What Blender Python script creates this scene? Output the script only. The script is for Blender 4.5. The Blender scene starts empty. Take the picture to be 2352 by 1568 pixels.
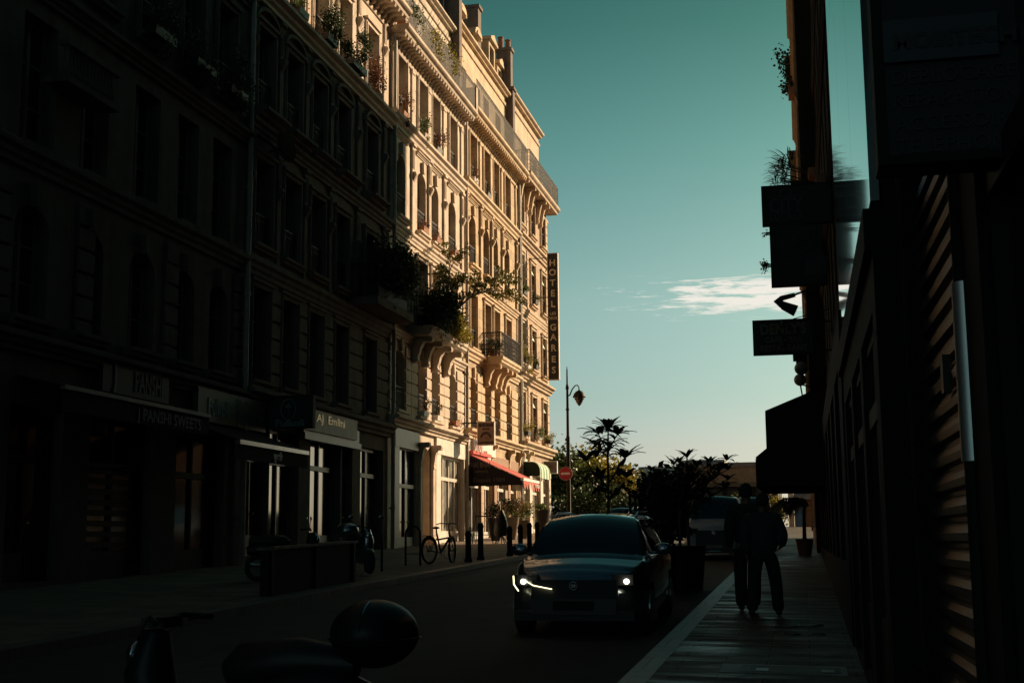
import bpy, math, random
from mathutils import Vector, Matrix, Euler
S = bpy.context.scene
COL = S.collection
PI = math.pi
rnd = random.Random(7)

# ------------------------------------------------------------------ camera
F, CX, CY = 3000.0, 1176.0, 784.0            # photograph measured at 2352 x 1568
vY = Vector((1850 - CX, 1235 - CY, F)).normalized()
rX = Vector((1, -0.008, 0)); rX = (rX - vY * rX.dot(vY)).normalized()
uZ = -vY.cross(rX)
CAM = Vector((0, 0, 1.6))
cam = bpy.data.cameras.new('camera'); camo = bpy.data.objects.new('camera', cam); COL.objects.link(camo)
cam.sensor_width = 36; cam.lens = 36 * F / 2352; cam.clip_end = 4000; cam.clip_start = 0.05
camo.matrix_world = Matrix(((rX.x, -rX.y, -rX.z, CAM.x), (vY.x, -vY.y, -vY.z, CAM.y), (uZ.x, -uZ.y, -uZ.z, CAM.z), (0, 0, 0, 1)))
S.camera = camo

def ray(px, py):
    v = Vector((px - CX, py - CY, F)); return Vector((v.dot(rX), v.dot(vY), v.dot(uZ)))
def at(px, py, D):
    v = ray(px, py); return CAM + v * (D / v.y)
def wl(px, py, X=-14.2):
    v = ray(px, py); return CAM + v * (X / v.x)
def gz(x, y):
    return 0.025 * min(y, 95) - 0.017 * max(-22, min(6, x))
def rz(x, y):
    return gz(x, y) - 0.12

# ------------------------------------------------------------------ render settings, world, sun
S.render.engine = 'CYCLES'
S.cycles.use_denoising = True
S.cycles.max_bounces = 8; S.cycles.diffuse_bounces = 4; S.cycles.glossy_bounces = 4
S.cycles.sample_clamp_indirect = 3
S.view_settings.view_transform = 'Standard'; S.view_settings.look = 'None'
S.view_settings.gamma = 1; S.view_settings.exposure = 0.7
AZ, EL = math.radians(41), math.radians(22)     # sun seen from the street: ahead and to the right
SUN = Vector((math.sin(AZ) * math.cos(EL), math.cos(AZ) * math.cos(EL), math.sin(EL)))
sl = bpy.data.lights.new('sun', 'SUN'); so = bpy.data.objects.new('sun', sl); COL.objects.link(so)
sl.energy = 5.0; sl.angle = math.radians(0.6); sl.color = (1.0, 0.71, 0.45)
so.rotation_euler = SUN.to_track_quat('Z', 'Y').to_euler()
W = bpy.data.worlds.new('World'); S.world = W; W.use_nodes = True
nt = W.node_tree; nt.nodes.clear()
def N(t, k, **kw):
    n = t.nodes.new(k)
    for a, b in kw.items():
        if a.startswith('i_'):
            n.inputs[a[2:].replace('_', ' ')].default_value = b
        else:
            setattr(n, a, b)
    return n
sky = N(nt, 'ShaderNodeTexSky', sky_type='NISHITA', sun_disc=False, sun_elevation=EL, sun_rotation=AZ)
sky.altitude = 100; sky.air_density = 1.0; sky.dust_density = 2.0; sky.ozone_density = 1.5
tint = N(nt, 'ShaderNodeMixRGB', blend_type='MULTIPLY'); tint.inputs[0].default_value = 1
bg = N(nt, 'ShaderNodeBackground'); bg.inputs[1].default_value = 0.087
wo = N(nt, 'ShaderNodeOutputWorld')
nt.links.new(sky.outputs[0], tint.inputs[1])
# thin streaky clouds low over the street end
tc = N(nt, 'ShaderNodeTexCoord'); sep = N(nt, 'ShaderNodeSeparateXYZ'); nt.links.new(tc.outputs['Generated'], sep.inputs[0])
grade = N(nt, 'ShaderNodeValToRGB'); cr = grade.color_ramp
for k_, (z_, c_) in enumerate(((0.0, (.64, .72, .90)), (0.028, (.64, .75, .95)), (0.066, (.63, .66, .70)), (0.107, (.53, .64, .585)), (0.18, (.52, .675, .53)), (0.29, (.293, .54, .375)), (0.379, (.143, .364, .232)), (0.5, (.08, .21, .14)), (1.0, (.05, .13, .10)))):
    e_ = cr.elements[k_] if k_ < 2 else cr.elements.new(z_)
    e_.position = z_; e_.color = (*c_, 1)
nt.links.new(sep.outputs[2], grade.inputs[0]); nt.links.new(grade.outputs[0], tint.inputs[2])
def M2(op, a, b, t=nt, clamp=False):
    n = N(t, 'ShaderNodeMath', operation=op, use_clamp=clamp)
    for i, v in enumerate((a, b)):
        if v is None: continue
        if isinstance(v, (int, float)): n.inputs[i].default_value = v
        else: t.links.new(v, n.inputs[i])
    return n.outputs[0]
def band(v, lo, hi, t=nt):
    n = N(t, 'ShaderNodeMapRange', interpolation_type='SMOOTHSTEP'); n.inputs[1].default_value = lo; n.inputs[2].default_value = hi
    t.links.new(v, n.inputs[0]); return n.outputs[0]
mp = N(nt, 'ShaderNodeMapping'); mp.inputs[3].default_value = (20, 4, 190); mp.inputs[2].default_value = (0, 0.05, 0); nt.links.new(tc.outputs['Generated'], mp.inputs[0])
no = N(nt, 'ShaderNodeTexNoise'); no.inputs['Scale'].default_value = 1.5; no.inputs['Detail'].default_value = 9; no.inputs['Roughness'].default_value = 0.68; no.inputs['Distortion'].default_value = 0.25
nt.links.new(mp.outputs[0], no.inputs[0])
X_, Y_, Z_ = sep.outputs
m = M2('MULTIPLY', band(Z_, 0.158, 0.175), band(Z_, 0.202, 0.188))
# density rises towards the right; the band widens there
dens = M2('MULTIPLY', band(X_, -0.155, -0.03), m)
cl = M2('ADD', no.outputs[0], M2('MULTIPLY', dens, 0.26))
cl = band(cl, 0.60, 0.76)
cl = M2('MULTIPLY', cl, M2('MULTIPLY', m, band(X_, -0.18, -0.12)))
cm = N(nt, 'ShaderNodeMixRGB'); cm.inputs[2].default_value = (6.2, 5.9, 5.3, 1)
nt.links.new(cl, cm.inputs[0]); nt.links.new(tint.outputs[0], cm.inputs[1])
nt.links.new(cm.outputs[0], bg.inputs[0]); nt.links.new(bg.outputs[0], wo.inputs[0])

# ------------------------------------------------------------------ materials
MATS = {}
def mat(name, col, rough=0.8, metal=0.0, var=0.18, scale=3.0, bump=0.0, bscale=40.0, joints=None, emit=None, coat=0.0, spec=0.5, stretch=(1, 1, 1), dirt=0.0, col2=None):
    if name in MATS: return MATS[name]
    m_ = bpy.data.materials.new(name); m_.use_nodes = True; MATS[name] = m_
    t = m_.node_tree; b = t.nodes['Principled BSDF']
    b.inputs['Roughness'].default_value = rough; b.inputs['Metallic'].default_value = metal
    b.inputs['Coat Weight'].default_value = coat; b.inputs['Specular IOR Level'].default_value = spec
    if emit:
        b.inputs['Emission Color'].default_value = (*emit[0], 1); b.inputs['Emission Strength'].default_value = emit[1]
    tc = N(t, 'ShaderNodeTexCoord')
    mp = N(t, 'ShaderNodeMapping'); mp.inputs[3].default_value = stretch; t.links.new(tc.outputs['Object'], mp.inputs[0])
    n = N(t, 'ShaderNodeTexNoise'); n.inputs['Scale'].default_value = scale; n.inputs['Detail'].default_value = 6; n.inputs['Roughness'].default_value = 0.6
    t.links.new(mp.outputs[0], n.inputs[0])
    r = N(t, 'ShaderNodeMapRange'); r.inputs[1].default_value = 0.3; r.inputs[2].default_value = 0.7
    t.links.new(n.outputs[0], r.inputs[0])
    mx = N(t, 'ShaderNodeMixRGB'); a = [c * (1 - var) for c in col]; c2 = col2 or [min(1, c * (1 + var)) for c in col]
    mx.inputs[1].default_value = (*a, 1); mx.inputs[2].default_value = (*c2, 1)
    t.links.new(r.outputs[0], mx.inputs[0]); out = mx.outputs[0]
    h = None
    if dirt:
        mp2 = N(t, 'ShaderNodeMapping'); mp2.inputs[3].default_value = (1.7, 1.7, 0.22); t.links.new(tc.outputs['Object'], mp2.inputs[0])
        n2 = N(t, 'ShaderNodeTexNoise'); n2.inputs['Scale'].default_value = 1.6; n2.inputs['Detail'].default_value = 8; t.links.new(mp2.outputs[0], n2.inputs[0])
        r2 = N(t, 'ShaderNodeMapRange'); r2.inputs[1].default_value = 0.45; r2.inputs[2].default_value = 0.75; r2.inputs[4].default_value = dirt
        t.links.new(n2.outputs[0], r2.inputs[0])
        d = N(t, 'ShaderNodeMixRGB', blend_type='MULTIPLY'); d.inputs[2].default_value = (0.35, 0.30, 0.26, 1)
        t.links.new(r2.outputs[0], d.inputs[0]); t.links.new(out, d.inputs[1]); out = d.outputs[0]
    if joints:
        bw, bh, plane = joints
        cx = N(t, 'ShaderNodeSeparateXYZ'); cc = N(t, 'ShaderNodeCombineXYZ'); t.links.new(tc.outputs['Object'], cx.inputs[0])
        t.links.new(cx.outputs[0], cc.inputs[0]); t.links.new(cx.outputs[2 if plane == 'xz' else 1], cc.inputs[1])
        br = N(t, 'ShaderNodeTexBrick'); br.inputs['Scale'].default_value = 1; br.inputs['Brick Width'].default_value = bw; br.inputs['Row Height'].default_value = bh
        br.inputs['Mortar Size'].default_value = 0.012; br.inputs['Mortar Smooth'].default_value = 0.3; br.inputs['Bias'].default_value = 0
        br.inputs['Color1'].default_value = (0.72, 0.72, 0.74, 1); br.inputs['Color2'].default_value = (1.05, 1.0, 0.97, 1); br.inputs['Mortar'].default_value = (0.35, 0.33, 0.3, 1)
        t.links.new(cc.outputs[0], br.inputs[0])
        j = N(t, 'ShaderNodeMixRGB', blend_type='MULTIPLY'); j.inputs[0].default_value = 1; t.links.new(out, j.inputs[1]); t.links.new(br.outputs[0], j.inputs[2]); out = j.outputs[0]
        h = br.outputs[1]
    t.links.new(out, b.inputs['Base Color'])
    if bump or h:
        n3 = N(t, 'ShaderNodeTexNoise'); n3.inputs['Scale'].default_value = bscale; n3.inputs['Detail'].default_value = 4; t.links.new(tc.outputs['Object'], n3.inputs[0])
        bp = N(t, 'ShaderNodeBump'); bp.inputs['Strength'].default_value = min(1, bump if bump else 0.3); bp.inputs['Distance'].default_value = 0.02
        hh = n3.outputs[0]
        if h is not None:
            hh = M2('SUBTRACT', n3.outputs[0], M2('MULTIPLY', h, 1.5, t), t)
        t.links.new(hh, bp.inputs['Height']); t.links.new(bp.outputs[0], b.inputs['Normal'])
    return m_
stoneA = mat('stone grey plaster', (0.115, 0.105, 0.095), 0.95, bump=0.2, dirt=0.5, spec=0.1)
stoneA2 = mat('shaded grey render', (0.165, 0.145, 0.125), 0.95, bump=0.2, dirt=0.5, spec=0.1)  # darkened for the shaded storeys; the sunny storey takes the pale stone
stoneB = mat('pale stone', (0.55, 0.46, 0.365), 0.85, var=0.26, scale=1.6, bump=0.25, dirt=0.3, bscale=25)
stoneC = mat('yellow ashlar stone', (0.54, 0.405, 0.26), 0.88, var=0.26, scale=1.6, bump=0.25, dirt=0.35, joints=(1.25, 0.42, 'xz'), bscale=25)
stoneC2 = mat('yellow carved stone', (0.55, 0.415, 0.27), 0.85, var=0.26, scale=1.6, bump=0.25, dirt=0.3, bscale=25)
stoneD = mat('tan hotel stone', (0.50, 0.375, 0.26), 0.88, var=0.26, scale=1.6, bump=0.25, dirt=0.35, joints=(1.0, 0.46, 'xz'), bscale=25)
stoneD2 = mat('tan carved stone', (0.51, 0.385, 0.265), 0.85, var=0.26, scale=1.6, bump=0.25, dirt=0.3, bscale=25)
stoneR = mat('dark stone', (0.028, 0.022, 0.018), 0.95, bump=0.2, dirt=0.5, spec=0.05)  # very dark base tone for the right-hand walls
zinc = mat('zinc roof', (0.16, 0.165, 0.175), 0.5, 0.4, bump=0.1)
brickch = mat('chimney render', (0.20, 0.16, 0.14), 0.95, bump=0.4, dirt=0.6)
terra = mat('terracotta', (0.30, 0.13, 0.07), 0.8, bump=0.1)
iron = mat('black iron', (0.016, 0.015, 0.015), 0.6, 0.0, spec=0.2)
ironl = mat('iron weathered', (0.10, 0.095, 0.09), 0.5, 0.3)
glass = mat('dark window glass', (0.020, 0.018, 0.016), 0.08, 0, var=0.3, scale=1.0, spec=0.7)
frameW = mat('window frame paint', (0.22, 0.19, 0.16), 0.6)
frameD = mat('dark frame paint', (0.02, 0.019, 0.018), 0.7, spec=0.12)
shopW = mat('cream shop paint', (0.60, 0.55, 0.48), 0.55, dirt=0.2)
shopG = mat('grey shop paint', (0.10, 0.097, 0.094), 0.45, dirt=0.2)
doorbr = mat('brown painted door', (0.20, 0.115, 0.065), 0.6, dirt=0.2)
dark = mat('dark interior', (0.012, 0.011, 0.010), 0.9)
asphalt = mat('asphalt', (0.030, 0.030, 0.031), 0.85, var=0.35, scale=1.2, bump=0.35, bscale=120, dirt=0.0)
slab = mat('granite paving', (0.095, 0.078, 0.06), 0.42, var=0.6, scale=2.4, bump=0.9, bscale=7, joints=(0.85, 0.34, 'xy'), dirt=0.3, spec=0.2)
t_ = slab.node_tree; b_ = t_.nodes['Principled BSDF']; nn = N(t_, 'ShaderNodeTexNoise'); nn.inputs['Scale'].default_value = 1.3; nn.inputs['Detail'].default_value = 5
mp_ = N(t_, 'ShaderNodeMapping'); mp_.inputs[3].default_value = (0.5, 2.6, 1); tc_ = N(t_, 'ShaderNodeTexCoord'); t_.links.new(tc_.outputs['Object'], mp_.inputs[0]); t_.links.new(mp_.outputs[0], nn.inputs[0])
rr_ = N(t_, 'ShaderNodeMapRange'); rr_.inputs[1].default_value = .35; rr_.inputs[2].default_value = .65; rr_.inputs[3].default_value = .38; rr_.inputs[4].default_value = .8; t_.links.new(nn.outputs[0], rr_.inputs[0]); t_.links.new(rr_.outputs[0], b_.inputs['Roughness'])
slabL = mat('left pavement asphalt', (0.21, 0.16, 0.115), 0.75, var=0.35, scale=1.3, bump=0.6, bscale=14, joints=(1.1, 0.5, 'xy'))
kerbm = mat('granite kerb', (0.15, 0.145, 0.14), 0.5, var=0.3, scale=6, bump=0.3, joints=(0.4, 1.0, 'xy'))
leafD = mat('leaf dark green', (0.035, 0.055, 0.020), 0.55, var=0.5, scale=5)
leafM = mat('leaf green', (0.075, 0.105, 0.025), 0.5, var=0.5, scale=5)
leafY = mat('leaf yellow green', (0.24, 0.20, 0.03), 0.5, var=0.5, scale=4)
leafR = mat('leaf red brown', (0.14, 0.06, 0.03), 0.6, var=0.5, scale=6)
leafB = mat('leaf broad dark', (0.022, 0.035, 0.018), 0.4, var=0.4, scale=5)
bark = mat('bark', (0.07, 0.05, 0.035), 0.9, bump=0.6)
for lm in (leafD, leafM, leafY, leafR):          # thin leaves let some light through
    t_ = lm.node_tree; b_ = t_.nodes['Principled BSDF']
    tr = N(t_, 'ShaderNodeBsdfTranslucent'); ad = N(t_, 'ShaderNodeMixShader'); ad.inputs[0].default_value = 0.35
    o_ = t_.nodes['Material Output']; src = b_.inputs['Base Color'].links[0].from_socket
    t_.links.new(src, tr.inputs[0]); t_.links.new(b_.outputs[0], ad.inputs[1]); t_.links.new(tr.outputs[0], ad.inputs[2]); t_.links.new(ad.outputs[0], o_.inputs[0])
whiteM = mat('white paint', (0.75, 0.74, 0.70), 0.5, var=0.05)
redM = mat('red enamel', (0.42, 0.02, 0.025), 0.4, var=0.1)
redcloth = mat('red canvas', (0.50, 0.085, 0.07), 0.85, var=0.15, scale=2)
darkcloth = mat('dark canvas', (0.028, 0.022, 0.022), 0.9, spec=0.1)
blackM = mat('black plastic', (0.012, 0.012, 0.013), 0.5)
rubber = mat('rubber', (0.015, 0.015, 0.015), 0.85)
chrome = mat('chrome', (0.7, 0.7, 0.7), 0.12, 1.0, var=0.05)
steel = mat('brushed steel', (0.35, 0.35, 0.35), 0.3, 0.9, var=0.2)
boardD = mat('dark sign board', (0.022, 0.022, 0.024), 0.7)
faint = mat('faded sign lettering', (0.07, 0.07, 0.075), 0.7)
gold = mat('gold lettering', (0.16, 0.12, 0.05), 0.6)
creamL = mat('cream lettering', (0.55, 0.45, 0.33), 0.6)

# ------------------------------------------------------------------ mesh builder
class MB:
    def __init__(s): s.v = []; s.f = []
    def add(s, vs, fs):
        o = len(s.v); s.v += [tuple(p) for p in vs]; s.f += [tuple(i + o for i in f) for f in fs]; return s
    def box(s, x0, x1, y0, y1, z0, z1):
        return s.add([(x0, y0, z0), (x1, y0, z0), (x1, y1, z0), (x0, y1, z0), (x0, y0, z1), (x1, y0, z1), (x1, y1, z1), (x0, y1, z1)],
                     [(3, 2, 1, 0), (4, 5, 6, 7), (0, 1, 5, 4), (1, 2, 6, 5), (2, 3, 7, 6), (3, 0, 4, 7)])
    def quad(s, a, b, c, d): return s.add([a, b, c, d], [(0, 1, 2, 3)])
    def prism(s, pts, fn, t0, t1):
        """pts: closed 2D outline, fn(a, b, t) -> 3D"""
        n = len(pts)
        vs = [fn(a, b, t0) for a, b in pts] + [fn(a, b, t1) for a, b in pts]
        return s.add(vs, [tuple(range(n - 1, -1, -1)), tuple(range(n, 2 * n))] + [(i, (i + 1) % n, n + (i + 1) % n, n + i) for i in range(n)])
    def tube(s, pts, r, n=8, cap=True):
        pts = [Vector(p) for p in pts]; rs = r if isinstance(r, (list, tuple)) else [r] * len(pts)
        o = len(s.v); up = Vector((0, 0, 1)); prev = None
        for i, p in enumerate(pts):
            d = (pts[min(i + 1, len(pts) - 1)] - pts[max(i - 1, 0)]).normalized()
            if prev is None:
                a = d.cross(up if abs(d.z) < 0.95 else Vector((1, 0, 0))).normalized()
            else:
                a = (prev - d * prev.dot(d)).normalized()
            prev = a; b = d.cross(a)
            for k in range(n):
                t = 2 * PI * k / n; s.v.append(tuple(p + (a * math.cos(t) + b * math.sin(t)) * rs[i]))
        for i in range(len(pts) - 1):
            for k in range(n):
                k2 = (k + 1) % n; s.f.append((o + i * n + k, o + i * n + k2, o + (i + 1) * n + k2, o + (i + 1) * n + k))
        if cap:
            s.f.append(tuple(o + k for k in range(n - 1, -1, -1))); s.f.append(tuple(o + (len(pts) - 1) * n + k for k in range(n)))
        return s
    def lathe(s, prof, c=(0, 0, 0), n=16, sx=1, sy=1, cap=True):
        o = len(s.v)
        for r, z in prof:
            for k in range(n):
                t = 2 * PI * k / n; s.v.append((c[0] + r * sx * math.cos(t), c[1] + r * sy * math.sin(t), c[2] + z))
        for i in range(len(prof) - 1):
            for k in range(n):
                k2 = (k + 1) % n; s.f.append((o + i * n + k, o + i * n + k2, o + (i + 1) * n + k2, o + (i + 1) * n + k))
        if cap:
            s.f.append(tuple(o + k for k in range(n - 1, -1, -1))); s.f.append(tuple(o + (len(prof) - 1) * n + k for k in range(n)))
        return s
    def ball(s, c, r, n=14, m_=9):
        rr = r if isinstance(r, (list, tuple)) else (r, r, r)
        return s.lathe([(max(0.001, math.sin(PI * i / m_)), -rr[2] * math.cos(PI * i / m_)) for i in range(m_ + 1)], c, n, rr[0], rr[1])
    def ring(s, c, R, r, ax, n=28, k=8):
        """torus around axis ax"""
        ax = Vector(ax).normalized(); a = ax.cross(Vector((0, 0, 1)) if abs(ax.z) < 0.9 else Vector((1, 0, 0))).normalized(); b = ax.cross(a); c = Vector(c)
        o = len(s.v)
        for i in range(n):
            t = 2 * PI * i / n; d = a * math.cos(t) + b * math.sin(t)
            for j in range(k):
                u = 2 * PI * j / k; s.v.append(tuple(c + d * (R + r * math.cos(u)) + ax * r * math.sin(u)))
        for i in range(n):
            for j in range(k):
                s.f.append((o + i * k + j, o + ((i + 1) % n) * k + j, o + ((i + 1) % n) * k + (j + 1) % k, o + i * k + (j + 1) % k))
        return s
    def xf(s, M):
        s.v = [tuple(M @ Vector(p)) for p in s.v]; return s
    def build(s, name, m_, parent=None, world=True, smooth=False, loc=None, bevel=0):
        vs = s.v
        if parent is not None and world:
            root = parent
            while root.parent: root = root.parent
            Mi = (Matrix.Translation(root.location) @ root.rotation_euler.to_matrix().to_4x4()).inverted()
            vs = [tuple(Mi @ Vector(p)) for p in vs]
        elif parent is None and loc is not None:
            L = Vector(loc); vs = [tuple(Vector(p) - L) for p in vs]
        me = bpy.data.meshes.new(name); me.from_pydata(vs, [], s.f); me.materials.append(m_)
        if smooth: me.polygons.foreach_set('use_smooth', [True] * len(me.polygons))
        me.update()
        o = bpy.data.objects.new(name, me); COL.objects.link(o)
        if parent is not None: o.parent = parent
        elif loc is not None: o.location = loc
        if bevel:
            bv = o.modifiers.new('bevel', 'BEVEL'); bv.width = bevel; bv.segments = 2; bv.limit_method = 'ANGLE'
        if smooth:
            try:
                me.set_sharp_from_angle(angle=math.radians(40))
            except Exception: pass
        return o

def tag(o, label, cat, group=None):
    o['label'] = label; o['category'] = cat
    if group: o['group'] = group
    return o
def thing(name, label, cat, loc=(0, 0, 0), rot=0, group=None):
    o = bpy.data.objects.new(name, None); COL.objects.link(o); o.location = loc; o.rotation_euler = (0, 0, rot); o.empty_display_size = 0.2
    return tag(o, label, cat, group)
def struct(o): o['kind'] = 'structure'; return o
def dup(o, parent=None):
    c = o.copy(); COL.objects.link(c); c.parent = parent
    for ch in list(o.children): dup(ch, c)
    return c

def text_mesh(txt, h, bold=0.0, spacing=1.0, extrude=0.012, align='CENTER'):
    cu = bpy.data.curves.new('t', 'FONT'); cu.body = txt; cu.size = h / 0.73; cu.extrude = extrude; cu.offset = bold; cu.align_x = align; cu.space_character = spacing; cu.resolution_u = 3
    o = bpy.data.objects.new('t', cu); COL.objects.link(o)
    dg = bpy.context.evaluated_depsgraph_get(); me = o.evaluated_get(dg).to_mesh()
    vs = [tuple(v.co) for v in me.vertices]; fs = [tuple(p.vertices) for p in me.polygons]
    o.evaluated_get(dg).to_mesh_clear(); bpy.data.objects.remove(o); bpy.data.curves.remove(cu)
    return vs, fs
def text(txt, h, M, m_, parent, width=None, bold=0.0, spacing=1.0, name='lettering', align='CENTER', extrude=0.01):
    """M: matrix placing the text's own XY plane in the world; width squeezes it"""
    vs, fs = text_mesh(txt, h, bold, spacing, extrude, align)
    if not vs: return None
    if width:
        xs = [v[0] for v in vs]; k = width / max(1e-6, max(xs) - min(xs)); c0 = (max(xs) + min(xs)) / 2 if align == 'CENTER' else 0
        vs = [((v[0] - c0) * k, v[1], v[2]) for v in vs]
    b = MB(); b.add(vs, fs); b.xf(M); return b.build(name, m_, parent)
def facing_cam(p): return Matrix.Translation(p) @ Matrix.Rotation(PI / 2, 4, 'X')          # faces -Y
def facing_street(p): return Matrix.Translation(p) @ Matrix.Rotation(PI / 2, 4, 'Z') @ Matrix.Rotation(PI / 2, 4, 'X')   # on the left facades, faces +X

# ------------------------------------------------------------------ foliage
def leaves(mb, c, rad, n, size=0.08, clumps=6, rs=None, elong=1.0):
    r = rs or rnd; cs = []
    for _ in range(clumps):
        while True:
            p = Vector((r.uniform(-1, 1), r.uniform(-1, 1), r.uniform(-1, 1)))
            if p.length < 1: break
        cs.append((p * 0.78, r.uniform(0.22, 0.48)))
    for i in range(n):
        cc, cr = cs[r.randrange(clumps)]
        p = cc + Vector((r.gauss(0, 1), r.gauss(0, 1), r.gauss(0, 1))) * cr * 0.62
        p = Vector((c[0] + p.x * rad[0], c[1] + p.y * rad[1], c[2] + p.z * rad[2]))
        d = Vector((r.gauss(0, 1), r.gauss(0, 1), r.gauss(0, 1) * 0.7)).normalized(); e = d.orthogonal().normalized()
        e = (Matrix.Rotation(r.uniform(0, 6.28), 3, d) @ e)
        L = size * r.uniform(0.6, 1.3) * elong; w = size * r.uniform(0.3, 0.5)
        mb.add([p, p + d * L * 0.5 + e * w, p + d * L, p + d * L * 0.5 - e * w], [(0, 1, 2, 3)])
    return mb
def blade(mb, base, d, length, width, droop=0.5, seg=4):
    d = Vector(d).normalized(); side = d.cross(Vector((0, 0, 1)))
    side = side.normalized() if side.length > 0.05 else Vector((1, 0, 0)); p = Vector(base); pts = []
    for i in range(seg + 1):
        t = i / seg; w = width * (math.sin(PI * min(1, 0.12 + t * 0.88)) ** 0.8) * 0.5
        pts.append((p - side * w, p, p + side * w)); p = p + d * (length / seg); d = (d + Vector((0, 0, -droop / seg))).normalized()
    vs = []
    for a, m_, b in pts: vs += [a, m_ - Vector((0, 0, width * 0.10)), b]
    fs = []
    for i in range(seg):
        for k in range(2): fs.append((i * 3 + k, i * 3 + k + 1, i * 3 + k + 4, i * 3 + k + 3))
    mb.add(vs, fs)
def rosette(mb, c, n, L, w, up=0.6, droop=0.9, r=rnd):
    for i in range(n):
        a = 2 * PI * i / n + r.uniform(-0.3, 0.3); e = up + r.uniform(-0.45, 0.5)
        blade(mb, c, (math.cos(a), math.sin(a), e), L * r.uniform(0.75, 1.15), w, droop * r.uniform(0.5, 1.4))

# ------------------------------------------------------------------ ground
def sheet(name, x0, x1, ys, off, m_, side=None, nx=1):
    b = MB(); xs = [x0 + (x1 - x0) * i / nx for i in range(nx + 1)]
    for i in range(len(ys) - 1):
        for j in range(nx):
            a, c = xs[j], xs[j + 1]; y0, y1 = ys[i], ys[i + 1]
            b.quad((a, y0, gz(a, y0) + off), (c, y0, gz(c, y0) + off), (c, y1, gz(c, y1) + off), (a, y1, gz(a, y1) + off))
    if side is not None:
        for i in range(len(ys) - 1):
            y0, y1 = ys[i], ys[i + 1]
            b.quad((side, y0, gz(side, y0) + off), (side, y1, gz(side, y1) + off), (side, y1, gz(side, y1) - 0.4), (side, y0, gz(side, y0) - 0.4))
    return struct(b.build(name, m_))
YS = [-40, 95]
b = MB()
xs = [-1200, -22, 6, 1200]; ys = [-600, 95, 1500]
for i in range(3):
    for j in range(2):
        q = [(xs[i], ys[j]), (xs[i + 1], ys[j]), (xs[i + 1], ys[j + 1]), (xs[i], ys[j + 1])]
        b.quad(*[(x, y, gz(x, y) - 0.12) for x, y in q])
struct(b.build('road', asphalt))
sheet('pavement_right', -1.45, 3.0, [-40, 95], 0.0, slab)
sheet('kerb_right', -1.7, -1.45, [-40, 95], 0.005, kerbm, side=-1.7)
sheet('pavement_left', -14.6, -8.75, [-40, 74.2], 0.0, slabL)
sheet('kerb_left', -8.75, -8.5, [-40, 74.2], 0.005, kerbm, side=-8.5)
for k, (x0_, x1_, y0_, y1_) in enumerate(((-6.6, -5.2, 9.5, 15.0), (-5.0, -3.9, 21.5, 33.0), (-7.9, -7.0, 28.0, 47.0))):
    b = MB(); b.quad((x0_, y0_, rz(x0_, y0_) + .004), (x1_, y0_ + .3, rz(x1_, y0_) + .012), (x1_, y1_, rz(x1_, y1_) + .004), (x0_, y1_ - .4, rz(x0_, y1_) - .002)); struct(b.build('road', mat('asphalt repair', (.045, .044, .042), .8, var=.4, scale=3, bump=.5, bscale=90)))
bb = MB()                                        # steel grates and inspection covers let into the near pavement
def flat(b_, x0, x1, y0, y1, off):
    b_.quad((x0, y0, gz(x0, y0) + off), (x1, y0, gz(x1, y0) + off), (x1, y1, gz(x1, y1) + off), (x0, y1, gz(x0, y1) + off))
grate = thing('pavement_cover', 'long metal inspection cover with pale concrete rim set in the near right pavement', 'cover', (-0.4, 13.3, gz(-0.4, 13.3)))
b = MB(); flat(b, -0.86, 0.34, 12.95, 13.65, 0.004); b.build('rim', mat('pale concrete', (0.28, 0.27, 0.25), 0.6, bump=0.3), grate)
b = MB(); flat(b, -0.66, 0.28, 13.05, 13.55, 0.008); b.build('plate', mat('cover plate', (0.05, 0.05, 0.05), 0.5, 0.5, bump=0.5, bscale=60), grate)
b = MB(); flat(b, -0.52, -0.40, 13.1, 13.3, 0.012); flat(b, 0.10, 0.22, 13.1, 13.3, 0.012); b.build('handle_plate', steel, grate)
for k, (gx, gy, gr) in enumerate(((-0.30, 18.0, 0.17), (0.02, 18.2, 0.17), (-0.22, 16.9, 0.11), (0.10, 16.95, 0.10))):
    c = tag(MB().lathe([(gr, 0), (gr, 0.01), (gr * 0.86, 0.014), (gr * 0.84, 0.006)], (0, 0, 0), 24).build('manhole_cover', mat('cast iron cover', (0.06, 0.058, 0.055), 0.4, 0.6, bump=0.4)), ('larger round iron cover at the left, behind the walkers feet', 'larger round iron cover at the right, behind the walkers feet', 'smaller round iron cover, nearer and to the left', 'smaller round iron cover, nearer and to the right')[k], 'cover', 'round covers in the right pavement')
    c.location = (gx, gy, gz(gx, gy) - 0.002)

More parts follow.
